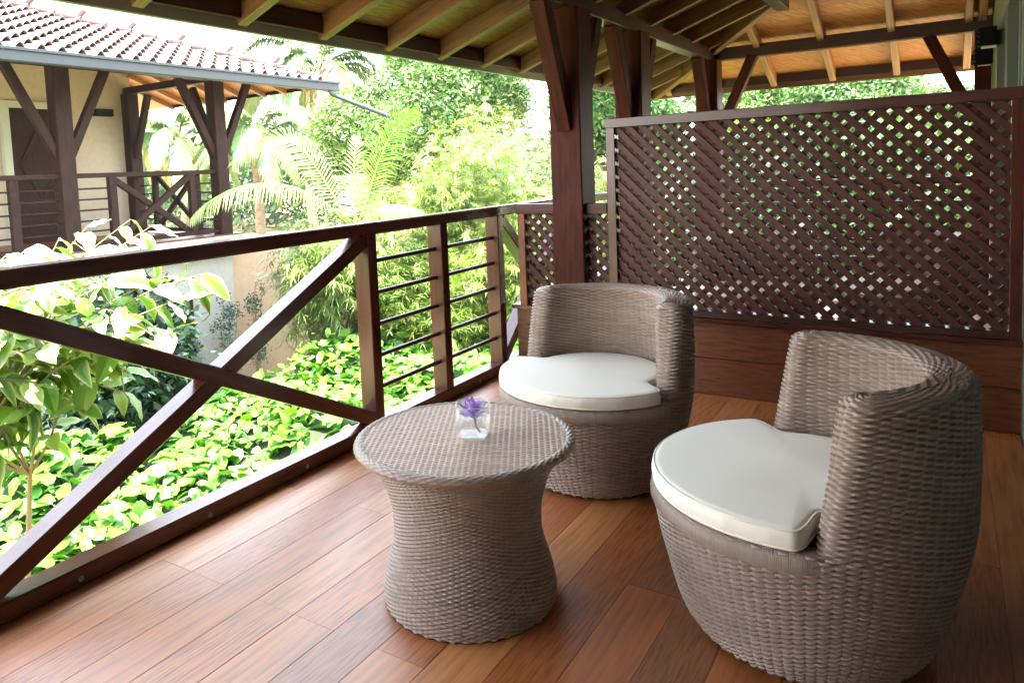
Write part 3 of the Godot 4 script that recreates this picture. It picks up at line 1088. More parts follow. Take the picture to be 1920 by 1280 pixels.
	bar(h, "rail_brace", Vector3(-10.55, fy + 0.10, -7.27), Vector3(-9.6, rt - 0.08, -7.27), 0.06, 0.07, dm)
	bar(h, "rail_brace", Vector3(-10.55, rt - 0.08, -7.32), Vector3(-9.6, fy + 0.10, -7.32), 0.05, 0.07, dm)
	for k in 5:
		var y := fy + 0.09 + (rt - fy - 0.15) * (k + 1) / 6.0
		bar(h, "rail_bar", Vector3(-11.0, y, -7.28), Vector3(-10.64, y, -7.28), 0.022, 0.022, dm)
		bar(h, "rail_bar", Vector3(-9.5, y, -7.28), Vector3(-9.1, y, -7.28), 0.022, 0.022, dm)
	# roof: front slope rises towards -x, far hip slope towards +z
	var xe := -7.8
	var ze := -8.5
	var sl := 0.37
	var ey := 2.56
	var up := Vector3(sl, 1, 0).normalized()
	var up2 := Vector3(0, 1, -sl).normalized()
	var xr := -13.0
	var rise := (xe - xr) * sl
	var roof := slab(h, "roof", [Vector3(xe, ey, 1.0), Vector3(xe, ey, ze), Vector3(xr, ey + rise, ze + 5.2), Vector3(xr, ey + rise, 1.0)], up * 0.03, M.ceil_lit0)
	slab(h, "roof", [Vector3(xe, ey, ze), Vector3(-18.2, ey, ze), Vector3(xr, ey + rise, ze + 5.2), Vector3(xr, ey + rise, ze + 5.2)], up2 * 0.03, M.ceil_lit0)
	slab(h, "roof", [Vector3(-18.2, ey, ze), Vector3(-18.2, ey, 1.0), Vector3(xr, ey + rise, 1.0), Vector3(xr, ey + rise, ze + 5.2)], Vector3(-sl, 1, 0).normalized() * 0.03, M.ceil_lit0)
	for k in 19:
		var z := 0.7 - 0.48 * k
		var xt := maxf(-11.2, xe - (z - ze))
		bar(h, "rafter", Vector3(xe - 0.02, ey - 0.03, z), Vector3(xt, ey - 0.03 + (xe - xt) * sl, z), 0.05, 0.09, M.rafter_lit, up)
	for k in 8:
		var x := xe - 0.45 - 0.48 * k
		var zt := minf(-7.3, ze + (xe - x))
		bar(h, "rafter", Vector3(x, ey - 0.03, ze + 0.02), Vector3(x, ey - 0.03 + (zt - ze) * sl, zt), 0.05, 0.09, M.rafter_lit, up2)
		box(h, "eave_block", Vector3(x + 0.03, ey - 0.03, ze + 0.03), Vector3(x + 0.45, ey + 0.02, ze + 0.06), M.dark_far)
	bar(h, "hip_rafter", Vector3(xe, ey - 0.05, ze), Vector3(-11.2, ey - 0.05 + 3.4 * sl, ze + 3.4), 0.06, 0.13, M.rafter_lit)
	# tiles: a shallow pan and a roll with an open lower end
	var tm := []
	for v in 4:
		tm.append(tile_mesh(v))
	var wz := 0.215
	var ln := 0.265
	var cnt := 0
	for j in 14:
		for i in 34:
			var z := ze + 0.12 + wz * i
			var s := ln * j
			var x := xe - s / sqrt(1 + sl * sl)
			if xe - x > z - ze - 0.05 or x < xr + 0.1: continue
			if z > -3.0: continue
			var y := ey + 0.045 + (xe - x) * sl
			var t := put(roof, "roof_tile", tm[rng.randi() % 4], M.tile, Vector3(x, y, z) - wpos(roof))
			t.rotation = Vector3(0, 0, -atan(sl) + 0.0)
			cnt += 1
	# near part of the slope, out of the photograph
	slab(roof, "tile_bed", [Vector3(xe, ey + 0.05, 1.0), Vector3(xe, ey + 0.05, -2.9), Vector3(xr, ey + 0.05 + rise, -2.9), Vector3(xr, ey + 0.05 + rise, 1.0)], up * 0.06, M.ridge)
	# hip tiles with raised butts
	for k in 21:
		var a := 0.1 + 0.235 * k
		var b := a + 0.25
		var pa := Vector3(xe - a, ey + 0.085 + a * sl, ze + a)
		var pb := Vector3(xe - b, ey + 0.075 + b * sl, ze + b)
		var mb := MB.new()
		add_tube(mb, PackedVector3Array([Vector3.ZERO, (pb - pa)]), PackedFloat32Array([0.065, 0.05]), 8)
		if k % 2 == 0:
			add_bar(mb, Vector3(-0.03, 0.03, 0.03), Vector3(0.045, 0.13, -0.045), 0.09, 0.045)
		put(roof, "hip_tile", mb.mesh(), M.ridge, pa - wpos(roof))
	bar(roof, "ridge_cap", Vector3(xr, ey + rise + 0.06, ze + 5.1), Vector3(xr, ey + rise + 0.06, 1.0), 0.16, 0.1, M.ridge)
	# gutter and its outlet
	var gt := thing("roof_gutter", Vector3(-7.75, 2.45, -4), "grey eaves gutter along the tiled roof with a sloping outlet pipe", "gutter")
	box(gt, "channel", Vector3(-7.80, 2.465, -8.56), Vector3(-7.70, 2.60, 1.0), M.gutter, 0.012)
	box(gt, "lip", Vector3(-7.702, 2.575, -8.57), Vector3(-7.675, 2.605, 1.0), M.gutter)
	var mb2 := MB.new()
	add_tube(mb2, PackedVector3Array([Vector3(0, 0.02, 0), Vector3(0.02, -0.05, -0.02), Vector3(0.30, -0.20, -0.22), Vector3(0.72, -0.42, -0.52)]), PackedFloat32Array([0.035, 0.035, 0.035, 0.035]), 10)
	put(gt, "outlet_pipe", mb2.mesh(), M.gutter, Vector3(-7.75, 2.47, -8.40) - wpos(gt))
	# garden wall beyond the house and a lower window
	var gw := thing("garden_wall", Vector3(-9.3, -2.4, -10), "sunlit pinkish plaster garden wall behind the bamboo", "wall")
	box(gw, "wall", Vector3(-9.5, -2.4, -14.0), Vector3(-9.25, 0.10, -7.453), M.wall_pink)
	var wn := box(h, "window", Vector3(-9.058, -2.0, -6.66), Vector3(-9.0, -0.42, -6.52), M.dark_far)
	box(wn, "frame", Vector3(-9.057, -0.54, -6.52), Vector3(-9.01, -0.42, -4.6), M.dark_far)
	box(wn, "frame", Vector3(-9.057, -2.0, -4.75), Vector3(-9.01, -0.542, -4.6), M.dark_far)
	box(wn, "pane", Vector3(-9.056, -2.0, -6.518), Vector3(-9.04, -0.542, -4.752), M.pane)

func tile_mesh(v: int) -> ArrayMesh:
	# local: +x down the slope, z across, y up; the lower edge is lifted over the tile below
	var mb := MB.new()
	var r := RandomNumberGenerator.new(); r.seed = 50 + v
	var k := r.randf_range(0.85, 1.15)
	mb.col = Color(0.235 * k, 0.182 * k, 0.168 * k)
	var n := 9
	var prof := []
	for i in n + 1:
		var t := float(i) / n
		var hh := 0.0
		if t < 0.5:
			hh = 0.004
		else:
			hh = 0.066 * sin(PI * (t - 0.5) / 0.5) + 0.004
		prof.append(Vector2(t * 0.215, hh))
	for i in n:
		var p: Vector2 = prof[i]
		var q: Vector2 = prof[i + 1]
		var lift := 0.020
		var a := Vector3(0.03, p.y + lift, p.x)
		var b := Vector3(0.03, q.y + lift, q.x)
		var c := Vector3(-0.275, q.y * 0.2, q.x)
		var d := Vector3(-0.275, p.y * 0.2, p.x)
		mb.quad(a, b, c, d, Vector3.UP)
		var th := Vector3(0, -0.012, 0)
		mb.quad(a, b, b + th, a + th, Vector3.RIGHT)
		mb.quad(a + th, b + th, c + th, d + th, Vector3.DOWN)
	return mb.mesh()

func build_railing() -> void:
	var X := -2.197         # centre line; inner face at -2.152
	var r := thing("veranda_railing", Vector3(X, 0, -2.0), "dark brown timber balcony railing with crossed braces and round bars", "railing")
	bar(r, "top_rail", Vector3(X, 0.953, 4.4), Vector3(X, 0.953, -6.75), 0.09, 0.055, M.dark, Vector3.UP, 0.006)
	bar(r, "bottom_rail", Vector3(X, 0.034, 4.4), Vector3(X, 0.034, -6.75), 0.09, 0.062, M.dark, Vector3.UP, 0.006)
	for z in [4.3, 2.2, 0.62, -0.84, -2.559, -3.135, -3.713, -4.72, -6.7]:
		bar(r, "post", Vector3(X, 0.065, z), Vector3(X, 0.926, z), 0.088, 0.062, M.dark, Vector3(0, 0, 1))
	for q in [[-2.59, -3.104], [-3.166, -3.682]]:
		for k in 5:
			var y := 0.80 - 0.1475 * k
			var mb := MB.new()
			var l: float = q[0] - q[1]
			add_tube(mb, PackedVector3Array([Vector3(0, 0, l * 0.5), Vector3(0, 0, -l * 0.5)]), PackedFloat32Array([0.0115, 0.0115]), 12)
			put(r, "bar", mb.mesh(), M.dark2, Vector3(X, y, (q[0] + q[1]) * 0.5) - wpos(r))
	var plug := MB.new()
	add_lathe(plug, PackedVector2Array([Vector2(0.0095, 0.0), Vector2(0.0088, 0.0022), Vector2(0.0, 0.0026)]), 10)
	var pm := plug.mesh()
	for z in [-1.13, -1.60, -2.08, -2.93, -3.42]:
		var pl := put(r, "screw_plug", pm, M.frame_grey, Vector3(X + 0.0452, 0.030, z) - wpos(r))
		pl.rotation = Vector3(0, 0, -PI * 0.5)
	# crossed braces: one whole timber on the inner side, the other behind it
	for q in [[-0.87, -2.53], [-3.744, -4.69], [-4.75, -6.67], [0.59, -0.81]]:
		bar(r, "brace", Vector3(X + 0.002, 0.905, q[0]), Vector3(X + 0.002, 0.085, q[1]), 0.084, 0.062, M.dark)
		bar(r, "brace", Vector3(X - 0.005, 0.085, q[0]), Vector3(X - 0.005, 0.905, q[1]), 0.080, 0.062, M.dark)

func lattice(o: Node3D, x0: float, x1: float, y0: float, y1: float, z: float) -> void:
	var p := 0.0713
	var n := int(ceil((x1 - x0 + y1 - y0) / p)) + 1
	for layer in 2:
		for i in n:
			var c := (i + 0.35) * p
			# front layer falls to the right, rear layer rises to the right
			var xa := x0 + maxf(0.0, c - (y1 - y0))
			var xb := x0 + minf(x1 - x0, c)
			if xb - xa < 0.02: continue
			var a: Vector3
			var b: Vector3
			if layer == 1:
				a = Vector3(xa, y1 - (c - (xa - x0)), z - 0.0105)
				b = Vector3(xb, y1 - (c - (xb - x0)), z - 0.0105)
			else:
				a = Vector3(xa, y0 + (c - (xa - x0)), z)
				b = Vector3(xb, y0 + (c - (xb - x0)), z)
			var d := (b - a).normalized()
			bar(o, "lath", a - d * 0.012, b + d * 0.012, 0.0295 * rng.randf_range(0.96, 1.05), 0.009, M.lath if layer == 0 else M.lath2, Vector3(0, 0, 1), 0.0012)

func build_screen() -> void:
	var z := -3.80
	var t := thing("lattice_screen", Vector3(-0.6, 0.40, z), "tall dark red diagonal lattice screen standing on the low plank wall", "screen")
	box(t, "stile", Vector3(-1.522, 0.40, z - 0.03), Vector3(-1.472, 1.432, z + 0.028), M.dark)
	box(t, "stile", Vector3(0.212, 0.40, z - 0.03), Vector3(0.256, 1.432, z + 0.028), M.dark)
	box(t, "top_rail", Vector3(-1.524, 1.386, z - 0.032), Vector3(0.258, 1.436, z + 0.032), M.dark)
	box(t, "bottom_rail", Vector3(-1.472, 0.403, z - 0.028), Vector3(0.212, 0.436, z + 0.030), M.dark2)
	lattice(t, -1.474, 0.214, 0.434, 1.388, z + 0.004)
	var s := thing("low_lattice_panel", Vector3(-1.8, 0.40, z), "low lattice panel at railing height behind the pillar", "screen")
	box(s, "stile", Vector3(-2.074, 0.40, z - 0.03), Vector3(-2.028, 0.985, z + 0.028), M.post_end)
	box(s, "top_rail", Vector3(-2.076, 0.930, z - 0.032), Vector3(-1.526, 0.988, z + 0.030), M.lath)
	lattice(s, -2.032, -1.524, 0.404, 0.934, z + 0.002)
	var w := thing("low_plank_wall", Vector3(-0.9, 0, z), "low varnished plank wall with a ledge under the lattice", "wall")
	box(w, "plank", Vector3(-2.11, 0.002, z - 0.05), Vector3(0.258, 0.188, z + 0.004), M.plankwall)
	box(w, "plank", Vector3(-2.11, 0.191, z - 0.05), Vector3(0.258, 0.376, z + 0.002), M.plankwall)
	box(w, "ledge", Vector3(-2.125, 0.377, z - 0.07), Vector3(0.259, 0.400, z + 0.034), M.dark)
	var zn := 1.10
	var t2 := thing("added_lattice_screen", Vector3(-0.9, 0.40, zn), "added unseen lattice screen behind the camera that blocks light from behind", "screen")  # unseen screen added to keep light off the camera-facing sides
	box(t2, "stile", Vector3(-1.95, 0.40, zn - 0.03), Vector3(-1.90, 1.432, zn + 0.028), M.dark)
	box(t2, "stile", Vector3(0.212, 0.40, zn - 0.03), Vector3(0.256, 1.432, zn + 0.028), M.dark)
	box(t2, "top_rail", Vector3(-1.952, 1.386, zn - 0.032), Vector3(0.258, 1.436, zn + 0.032), M.dark)
	lattice(t2, -1.902, 0.214, 0.402, 1.388, zn + 0.004)
	var w2 := thing("added_plank_wall", Vector3(-0.9, 0, zn), "added unseen low plank wall under the light blocking lattice behind the camera", "wall")  # lower part of the same added light blocker, out of view
	box(w2, "plank", Vector3(-2.11, 0.002, zn - 0.05), Vector3(0.258, 0.188, zn + 0.004), M.plankwall)
	box(w2, "plank", Vector3(-2.11, 0.191, zn - 0.05), Vector3(0.258, 0.376, zn + 0.002), M.plankwall)
	box(w2, "ledge", Vector3(-2.125, 0.377, zn - 0.07), Vector3(0.259, 0.400, zn + 0.034), M.dark)
	# end railing of the neighbouring veranda, seen through the lattice
	var r := thing("end_railing", Vector3(-0.8, 0, -6.75), "dark end railing with horizontal bars seen through the tall lattice", "railing")
	bar(r, "top_rail", Vector3(-1.64, 0.965, -6.74), Vector3(0.155, 0.965, -6.74), 0.08, 0.055, M.dark2)
	bar(r, "bottom_rail", Vector3(-1.64, 0.06, -6.74), Vector3(0.155, 0.06, -6.74), 0.08, 0.06, M.dark2)
	for x in [-1.1, -0.45]:
		bar(r, "post", Vector3(x, 0.09, -6.74), Vector3(x, 0.937, -6.74), 0.06, 0.08, M.dark2, Vector3(0, 0, 1))
	for k in 5:
		bar(r, "bar", Vector3(-1.64, 0.80 - 0.1475 * k, -6.74), Vector3(0.155, 0.80 - 0.1475 * k, -6.74), 0.023, 0.023, M.dark2)

# ---------------------------------------------------------------- far plants
func broad_tree(at: Vector3, top: Vector3, rad: Vector3, n: int, col: Color, var_: float, label: String, grp: String, cm: Mesh, mat: Material, called := "broadleaf_tree") -> void:
	var o := thing(called, at, label, "tree", grp)
	var mb := MB.new()
	var c := top - at
	add_tube(mb, PackedVector3Array([Vector3.ZERO, c * 0.35 + Vector3(0.1, 0, 0.1), c * 0.75, c]), PackedFloat32Array([0.22, 0.16, 0.11, 0.05]), 8)
	put(o, "trunk", mb.mesh(), M.bark)
	var lobes := []
	for k in 15:
		var d := rand_dir()
		if d.y < -0.55: d.y = -d.y * 0.4
		var p := c + d * rad * rng.randf_range(0.35, 0.85)
		lobes.append([p, rng.randf_range(0.26, 0.5), rng.randf_range(0.7, 1.25)])
		if k < 6:
			var m2 := MB.new()
			add_tube(m2, PackedVector3Array([c * 0.55, (c * 0.55).lerp(p, 0.5) + Vector3(0, 0.15, 0), p]), PackedFloat32Array([0.08, 0.05, 0.02]), 6)
			put(o, "limb", m2.mesh(), M.bark)
	var xf := []
	var cs := []
	for i in n:
		var L: Array = lobes[rng.randi() % lobes.size()]
		var q := rand_dir() * pow(rng.randf(), 0.4)
		var p: Vector3 = L[0] + q * rad * float(L[1])
		xf.append(Transform3D(rand_basis(rng.randf_range(0.7, 1.3)), p))
		var k: float = float(L[2]) * rng.randf_range(1.0 - var_, 1.0 + var_)
		cs.append(Color(col.r * k * rng.randf_range(0.85, 1.25), col.g * k, col.b * k))
	stuff(o, "crown", cm, mat, xf, cs)

func palm(at: Vector3, crown: Vector3, size: float, fr: Array, n: int, label: String, dead: Mesh) -> void:
	var o := thing("coconut_palm", at, label, "palm tree", "coconut palms in the distance")
	var c := crown - at
	var mb := MB.new()
	var side := Vector3(rng.randf_range(-0.6, 0.6), 0, rng.randf_range(-0.6, 0.6))
	add_tube(mb, PackedVector3Array([Vector3.ZERO, c * 0.35 + side, c * 0.7 + side * 0.7, c]), PackedFloat32Array([0.26, 0.19, 0.16, 0.14]), 8)
	put(o, "trunk", mb.mesh(), M.bark)
	for i in n:
		var f := put(o, "frond", fr[i % fr.size()], M.leaf_far, c)
		f.rotation = Vector3(0, TAU * i / n * 2.0 + rng.randf_range(-0.3, 0.3), rng.randf_range(-0.15, 0.15))
		f.scale = Vector3.ONE * size * rng.randf_range(0.85, 1.1)
	if dead:
		for i in 5:
			var f := put(o, "dead_frond", dead, M.leaf_far, c - Vector3(0, 0.15, 0))
			f.rotation = Vector3(0, TAU * i / 5 + rng.randf(), 0)
			f.scale = Vector3.ONE * size * rng.randf_range(0.7, 0.9)

func build_far_plants() -> void:
	var clump := clump_mesh(26, 0.28, 0.13, 0.06, 4)
	var clump2 := clump_mesh(20, 0.22, 0.13, 0.05, 9)
	var gr := "broadleaf trees beyond the garden"
	broad_tree(Vector3(-12.6, -2.4, -18.2), Vector3(-12.4, 2.8, -18.2), Vector3(3.0, 2.5, 3.0), 5200, Color(0.10, 0.20, 0.045), 0.25, "large mid green broadleaf tree rising behind the bamboo", gr, clump, M.leaf_far)
	broad_tree(Vector3(-15.6, -2.4, -18.0), Vector3(-15.4, 2.0, -17.9), Vector3(1.9, 1.9, 1.9), 2300, Color(0.13, 0.23, 0.055), 0.25, "paler rounded tree between the tall palm and the large broadleaf tree", gr, clump, M.leaf_far)
	broad_tree(Vector3(-7.8, -2.4, -19.6), Vector3(-7.7, 2.6, -19.4), Vector3(2.1, 2.3, 2.1), 3000, Color(0.06, 0.15, 0.035), 0.25, "dark green tree showing between the pillars left of the lattice", gr, clump, M.leaf_far)
	broad_tree(Vector3(-4.5, -2.4, -25), Vector3(-4.6, 2.3, -25), Vector3(2.2, 2.0, 2.2), 2200, Color(0.11, 0.21, 0.045), 0.25, "light green tree above the left half of the tall lattice", gr, clump, M.leaf_far)
	broad_tree(Vector3(-2.6, -2.4, -24.5), Vector3(-2.7, 2.2, -24.5), Vector3(1.9, 1.9, 1.9), 2600, Color(0.075, 0.165, 0.04), 0.25, "dense green tree above the middle of the tall lattice", gr, clump, M.leaf_far)
	broad_tree(Vector3(-0.6, -2.4, -37), Vector3(-0.8, 2.6, -37), Vector3(3.4, 2.2, 3.0), 2400, Color(0.08, 0.15, 0.05), 0.2, "pale hazy tree above the right part of the tall lattice", gr, clump, M.leaf_far)
	# bushes behind the far veranda
	var bush := [Vector3(-3.9, -0.3, -12.5), Vector3(-2.7, -0.1, -11.8), Vector3(-1.5, 0.1, -12.2), Vector3(-0.4, -0.2, -11.6), Vector3(0.7, -0.1, -12.4), Vector3(-2.1, -0.9, -10.6), Vector3(-3.2, 0.6, -14.0), Vector3(-0.3, 0.7, -14.4)]
	var wh := ["leftmost leafy shrub beyond the end railing", "leafy shrub close behind the pillar end of the lattice", "tall leafy shrub behind the middle of the lattice", "pale leafy shrub right of the middle behind the lattice", "leafy shrub behind the wall end of the lattice", "low leafy shrub nearest the end railing", "taller rear shrub left of the middle behind the lattice", "taller rear shrub right of the middle behind the lattice"]
	for i in bush.size():
		var p: Vector3 = bush[i]
		broad_tree(Vector3(p.x, -2.4, p.z), p, Vector3(1.15, 1.3, 1.1), 800, Color(0.10, 0.20, 0.05) if i == 4 or i == 7 else Color(0.028, 0.062, 0.014), 0.3, wh[i], "garden shrubs behind the lattice", clump2, M.leaf, "shrub")  # dark greens paint the shade into the leaves, two shrubs stay bright
	# palms
	var ca := Color(0.055, 0.12, 0.03); var cb := Color(0.11, 0.17, 0.05)
	var fr := []
	for v in 4:
		var up: float = [1.5, 0.9, 0.35, 0.0][v]
		var dn: float = [0.2, -0.9, -1.6, -2.4][v]
		fr.append(frond_mesh([Vector3.ZERO, Vector3(0.9, up * 0.75, 0), Vector3(2.0, up, 0), Vector3(3.0, (up + dn) * 0.5, 0), Vector3(3.6, dn, 0)], 0.95, 46, 0.10, 0.8, ca, cb, 0.05, 70 + v))
	var dead := frond_mesh([Vector3.ZERO, Vector3(0.6, -0.1, 0), Vector3(1.1, -1.0, 0), Vector3(1.2, -2.4, 0)], 0.7, 24, 0.07, 1.2, Color(0.36, 0.25, 0.08), Color(0.42, 0.34, 0.14), 0.04, 90)
	palm(Vector3(-20.7, -2.4, -21.4), Vector3(-21.3, 5.3, -22.3), 0.95, fr, 24, "tall coconut palm with brown hanging fronds above the gutter end", dead)
	palm(Vector3(-24.3, -2.4, -17.8), Vector3(-24.2, 2.7, -17.7), 0.85, fr, 24, "coconut palm framed between the neighbour house pillars", dead)
	palm(Vector3(-20.4, -2.4, -18.1), Vector3(-20.2, 2.3, -17.9), 0.75, fr, 22, "coconut palm just right of the neighbour corner pillar", null)
	palm(Vector3(-31, -2.4, -20.3), Vector3(-31.1, 3.0, -20.4), 0.95, fr, 18, "farthest coconut palm beside the neighbour wall post", dead)
	palm(Vector3(-18, -2.4, -60.7), Vector3(-18, 5.2, -60.7), 1.1, fr, 14, "pale distant palm in the sky gap above the lattice", null)
	# far vegetation that closes the horizon
	var xf := []
	var cs := []
	var big := clump_mesh(22, 0.9, 0.55, 0.22, 14)
	for i in 7500:
		var a := rng.randf_range(-1.95, 0.35)
		var d := rng.randf_range(50.0, 75.0)
		var hgt := -2.4 + (3.6 + 1.4 * sin(a * 9.0) + 0.9 * sin(a * 23.0 + 1.0) + 3.4 * smoothstep(-0.55, -0.75, a)) * sqrt(rng.randf())
		xf.append(Transform3D(rand_basis(rng.randf_range(0.8, 1.5)), Vector3(sin(a) * d, hgt, -cos(a) * d)))
		var k := rng.randf_range(0.7, 1.3)
		cs.append(Color(0.075 * k, 0.135 * k, 0.045 * k))
	var tl := thing("treeline", Vector3.ZERO, "low distant belt of hazy green trees along the horizon", "trees", "", "stuff")
	stuff(tl, "foliage", big, M.leaf_far, xf, cs)

func build_bamboo() -> void:
	var sp := [sprig_mesh(22, 0.26, 0.125, 0.0105, 1), sprig_mesh(18, 0.22, 0.11, 0.0095, 2)]
	# clumps: foot, crown centre, radii, sprigs, colour, label
	var B := [
		[Vector3(-5.7, -2.4, -9.6), Vector3(-5.65, 0.95, -9.5), Vector3(1.25, 1.35, 1.2), 2600, Color(0.26, 0.35, 0.11), "tall bright feathery bamboo clump just left of the pillar"],
		[Vector3(-6.9, -2.4, -9.0), Vector3(-6.7, 0.35, -8.9), Vector3(1.2, 1.15, 1.1), 2200, Color(0.26, 0.35, 0.11), "yellow green bamboo clump in the middle of the garden view"],
		[Vector3(-7.3, -2.4, -7.5), Vector3(-6.95, -0.05, -7.75), Vector3(0.95, 0.95, 0.9), 2100, Color(0.22, 0.30, 0.09), "low bamboo clump in front of the pinkish garden wall"],
		[Vector3(-5.9, -2.4, -8.2), Vector3(-5.9, -0.45, -8.0), Vector3(1.1, 0.95, 0.9), 1900, Color(0.17, 0.25, 0.06), "lower bamboo growth seen through the round railing bars"],
		[Vector3(-4.4, -2.4, -10.2), Vector3(-4.35, 0.2, -10.2), Vector3(0.95, 1.25, 0.95), 1300, Color(0.26, 0.35, 0.11), "bamboo clump seen between the pillar and the lattice"],
		[Vector3(-5.0, -2.4, -9.0), Vector3(-4.95, -0.25, -8.9), Vector3(0.85, 0.95, 0.8), 1300, Color(0.20, 0.28, 0.07), "bamboo clump behind the low lattice panel"]]
	for b in B:
		var o := thing("bamboo_clump", b[0], b[5], "bamboo", "feathery bamboo clumps in the garden")
		var c: Vector3 = b[1] - b[0]
		var R: Vector3 = b[2]
		var tips := []
		for k in 16:
			var d := rand_dir()
			d.y = absf(d.y) * 1.1 - 0.25
			var e := c + d * R * rng.randf_range(0.6, 1.0)
			var foot := Vector3(rng.randf_range(-0.25, 0.25), 0, rng.randf_range(-0.25, 0.25))
			var mid := foot.lerp(e, 0.55) + Vector3(0, 0.35, 0)
			tips.append([foot, mid, e])
			if k < 10:
				var mb := MB.new()
				add_tube(mb, PackedVector3Array([foot, foot.lerp(mid, 0.5) + Vector3(0, 0.1, 0), mid, mid.lerp(e, 0.5) + Vector3(0, 0.08, 0), e]), PackedFloat32Array([0.024, 0.021, 0.016, 0.010, 0.004]), 6)
				put(o, "culm", mb.mesh(), M.culm)
		var xf := []
		var cs := []
		for i in int(b[3]):
			var T: Array = tips[rng.randi() % tips.size()]
			var t := pow(rng.randf(), 0.6)
			var p: Vector3 = spline([T[0], T[1], T[2]], 0.25 + 0.75 * t)
			p += rand_dir() * R * (0.42 * pow(rng.randf(), 0.5))
			if p.y < 0.15: continue
			var a := rng.randf() * TAU
			var bs := Basis(Vector3.UP, a) * Basis(Vector3(0, 0, 1), rng.randf_range(-0.6, 0.9))
			xf.append(Transform3D(bs.scaled(Vector3.ONE * rng.randf_range(0.8, 1.35)), p))
			var k := rng.randf_range(0.65, 1.25)
			var col: Color = b[4]
			cs.append(Color(col.r * k * rng.randf_range(0.8, 1.15), col.g * k, col.b * k))
		stuff(o, "foliage", sp[rng.randi() % 2], M.leaf, xf, cs)

func build_palm_near() -> void:
	var root := Vector3(-6.95, -2.4, -7.9)
	var o := thing("young_palm", root, "young coconut palm with arching split fronds near the neighbour railing", "palm tree")
	var mb := MB.new()
	add_tube(mb, PackedVector3Array([Vector3.ZERO, Vector3(0.02, 1.5, 0), Vector3(0.05, 2.85, 0.02)]), PackedFloat32Array([0.12, 0.09, 0.06]), 9)
	put(o, "trunk", mb.mesh(), M.bark)
	var A := [
		[[Vector3(-6.95, 0.40, -7.9), Vector3(-7.19, 0.97, -7.71), Vector3(-7.41, 1.50, -7.50), Vector3(-7.61, 1.75, -7.26), Vector3(-7.84, 1.68, -6.98), Vector3(-8.03, 1.40, -6.71)], 0.52, 56, 0.9, Color(0.22, 0.30, 0.10), Color(0.34, 0.40, 0.18)],
		[[Vector3(-6.95, 0.40, -7.9), Vector3(-7.04, 0.88, -7.32), Vector3(-7.23, 1.11, -6.85), Vector3(-7.46, 1.11, -6.34), Vector3(-7.63, 0.94, -5.97), Vector3(-7.70, 0.75, -5.75)], 0.52, 60, 1.1, Color(0.20, 0.28, 0.09), Color(0.30, 0.37, 0.15)],
		[[Vector3(-6.93, 0.40, -7.9), Vector3(-6.76, 0.87, -7.99), Vector3(-6.61, 1.38, -8.10), Vector3(-6.36, 1.82, -8.2), Vector3(-6.05, 2.02, -8.3)], 0.40, 46, 0.55, Color(0.13, 0.29, 0.03), Color(0.21, 0.35, 0.06)],
		[[Vector3(-6.95, 0.40, -7.92), Vector3(-7.07, 1.02, -8.05), Vector3(-7.07, 1.48, -8.12), Vector3(-7.09, 1.75, -8.2)], 0.22, 18, 0.15, Color(0.25, 0.38, 0.12), Color(0.32, 0.42, 0.18)],
		[[Vector3(-6.93, 0.40, -7.9), Vector3(-6.51, 0.72, -7.95), Vector3(-6.08, 0.74, -8.0), Vector3(-5.72, 0.55, -8.1)], 0.5, 44, 0.9, Color(0.20, 0.34, 0.07), Color(0.30, 0.42, 0.12)],
		[[Vector3(-6.95, 0.40, -7.92), Vector3(-7.3, 0.9, -8.3), Vector3(-7.7, 1.2, -8.7), Vector3(-8.1, 1.1, -9.1)], 0.6, 46, 0.9, Color(0.20, 0.30, 0.08), Color(0.30, 0.38, 0.14)]]
	for i in A.size():
		var pts := []
		for p in A[i][0]:
			pts.append(p - root)
		put(o, "frond", frond_mesh(pts, A[i][1], A[i][2], 0.019, A[i][3], A[i][4], A[i][5], 0.018, 300 + i, [Vector3(0.3, 0.6, 0.4), Vector3.UP, Vector3(0.55, -0.15, 0.75), Vector3(0.6, 0.2, 0.6), Vector3.UP, Vector3.UP][i].normalized()), M.leaf)

func split_leaves(o: Node3D, called: String, meshes: Array, mat: Material, xf: Array, kinds: Array, most: int, sheet := "foliage") -> void:
	# the largest leaves in view become parts of their own, the rest one mass
	var order := []
	var base := wpos(o)
	for i in xf.size():
		var d := in_view(xf[i].origin + base)
		if d > 0.0:
			order.append([d / xf[i].basis.x.length(), i])
	order.sort_custom(func(a, b): return a[0] < b[0])
	var single := {}
	for k in mini(most, order.size()):
		single[order[k][1]] = true
	var rest := []
	for m in meshes: rest.append([])
	for i in xf.size():
		if single.has(i):
			var l := put(o, called, meshes[kinds[i]], mat)
			l.transform = xf[i]
		else:
			rest[kinds[i]].append(xf[i])
	for k in meshes.size():
		var cs := []
		for q in rest[k]: cs.append(Color.WHITE)
		stuff(o, sheet, meshes[k], mat, rest[k], cs)

func leaf_basis(tilt: float, yaw: float, roll: float, s: float) -> Basis:
	return (Basis(Vector3.UP, yaw) * Basis(Vector3(0, 0, 1), tilt) * Basis(Vector3.RIGHT, roll)).scaled(Vector3.ONE * s)

func creeper_y(x: float, z: float) -> float:
	return -1.08 + 0.10 * sin(x * 2.3 + z * 1.1) + 0.08 * sin(z * 3.1 - x * 0.7) + 0.05 * sin(x * 5.0) - 0.02 * (x + 2.4)

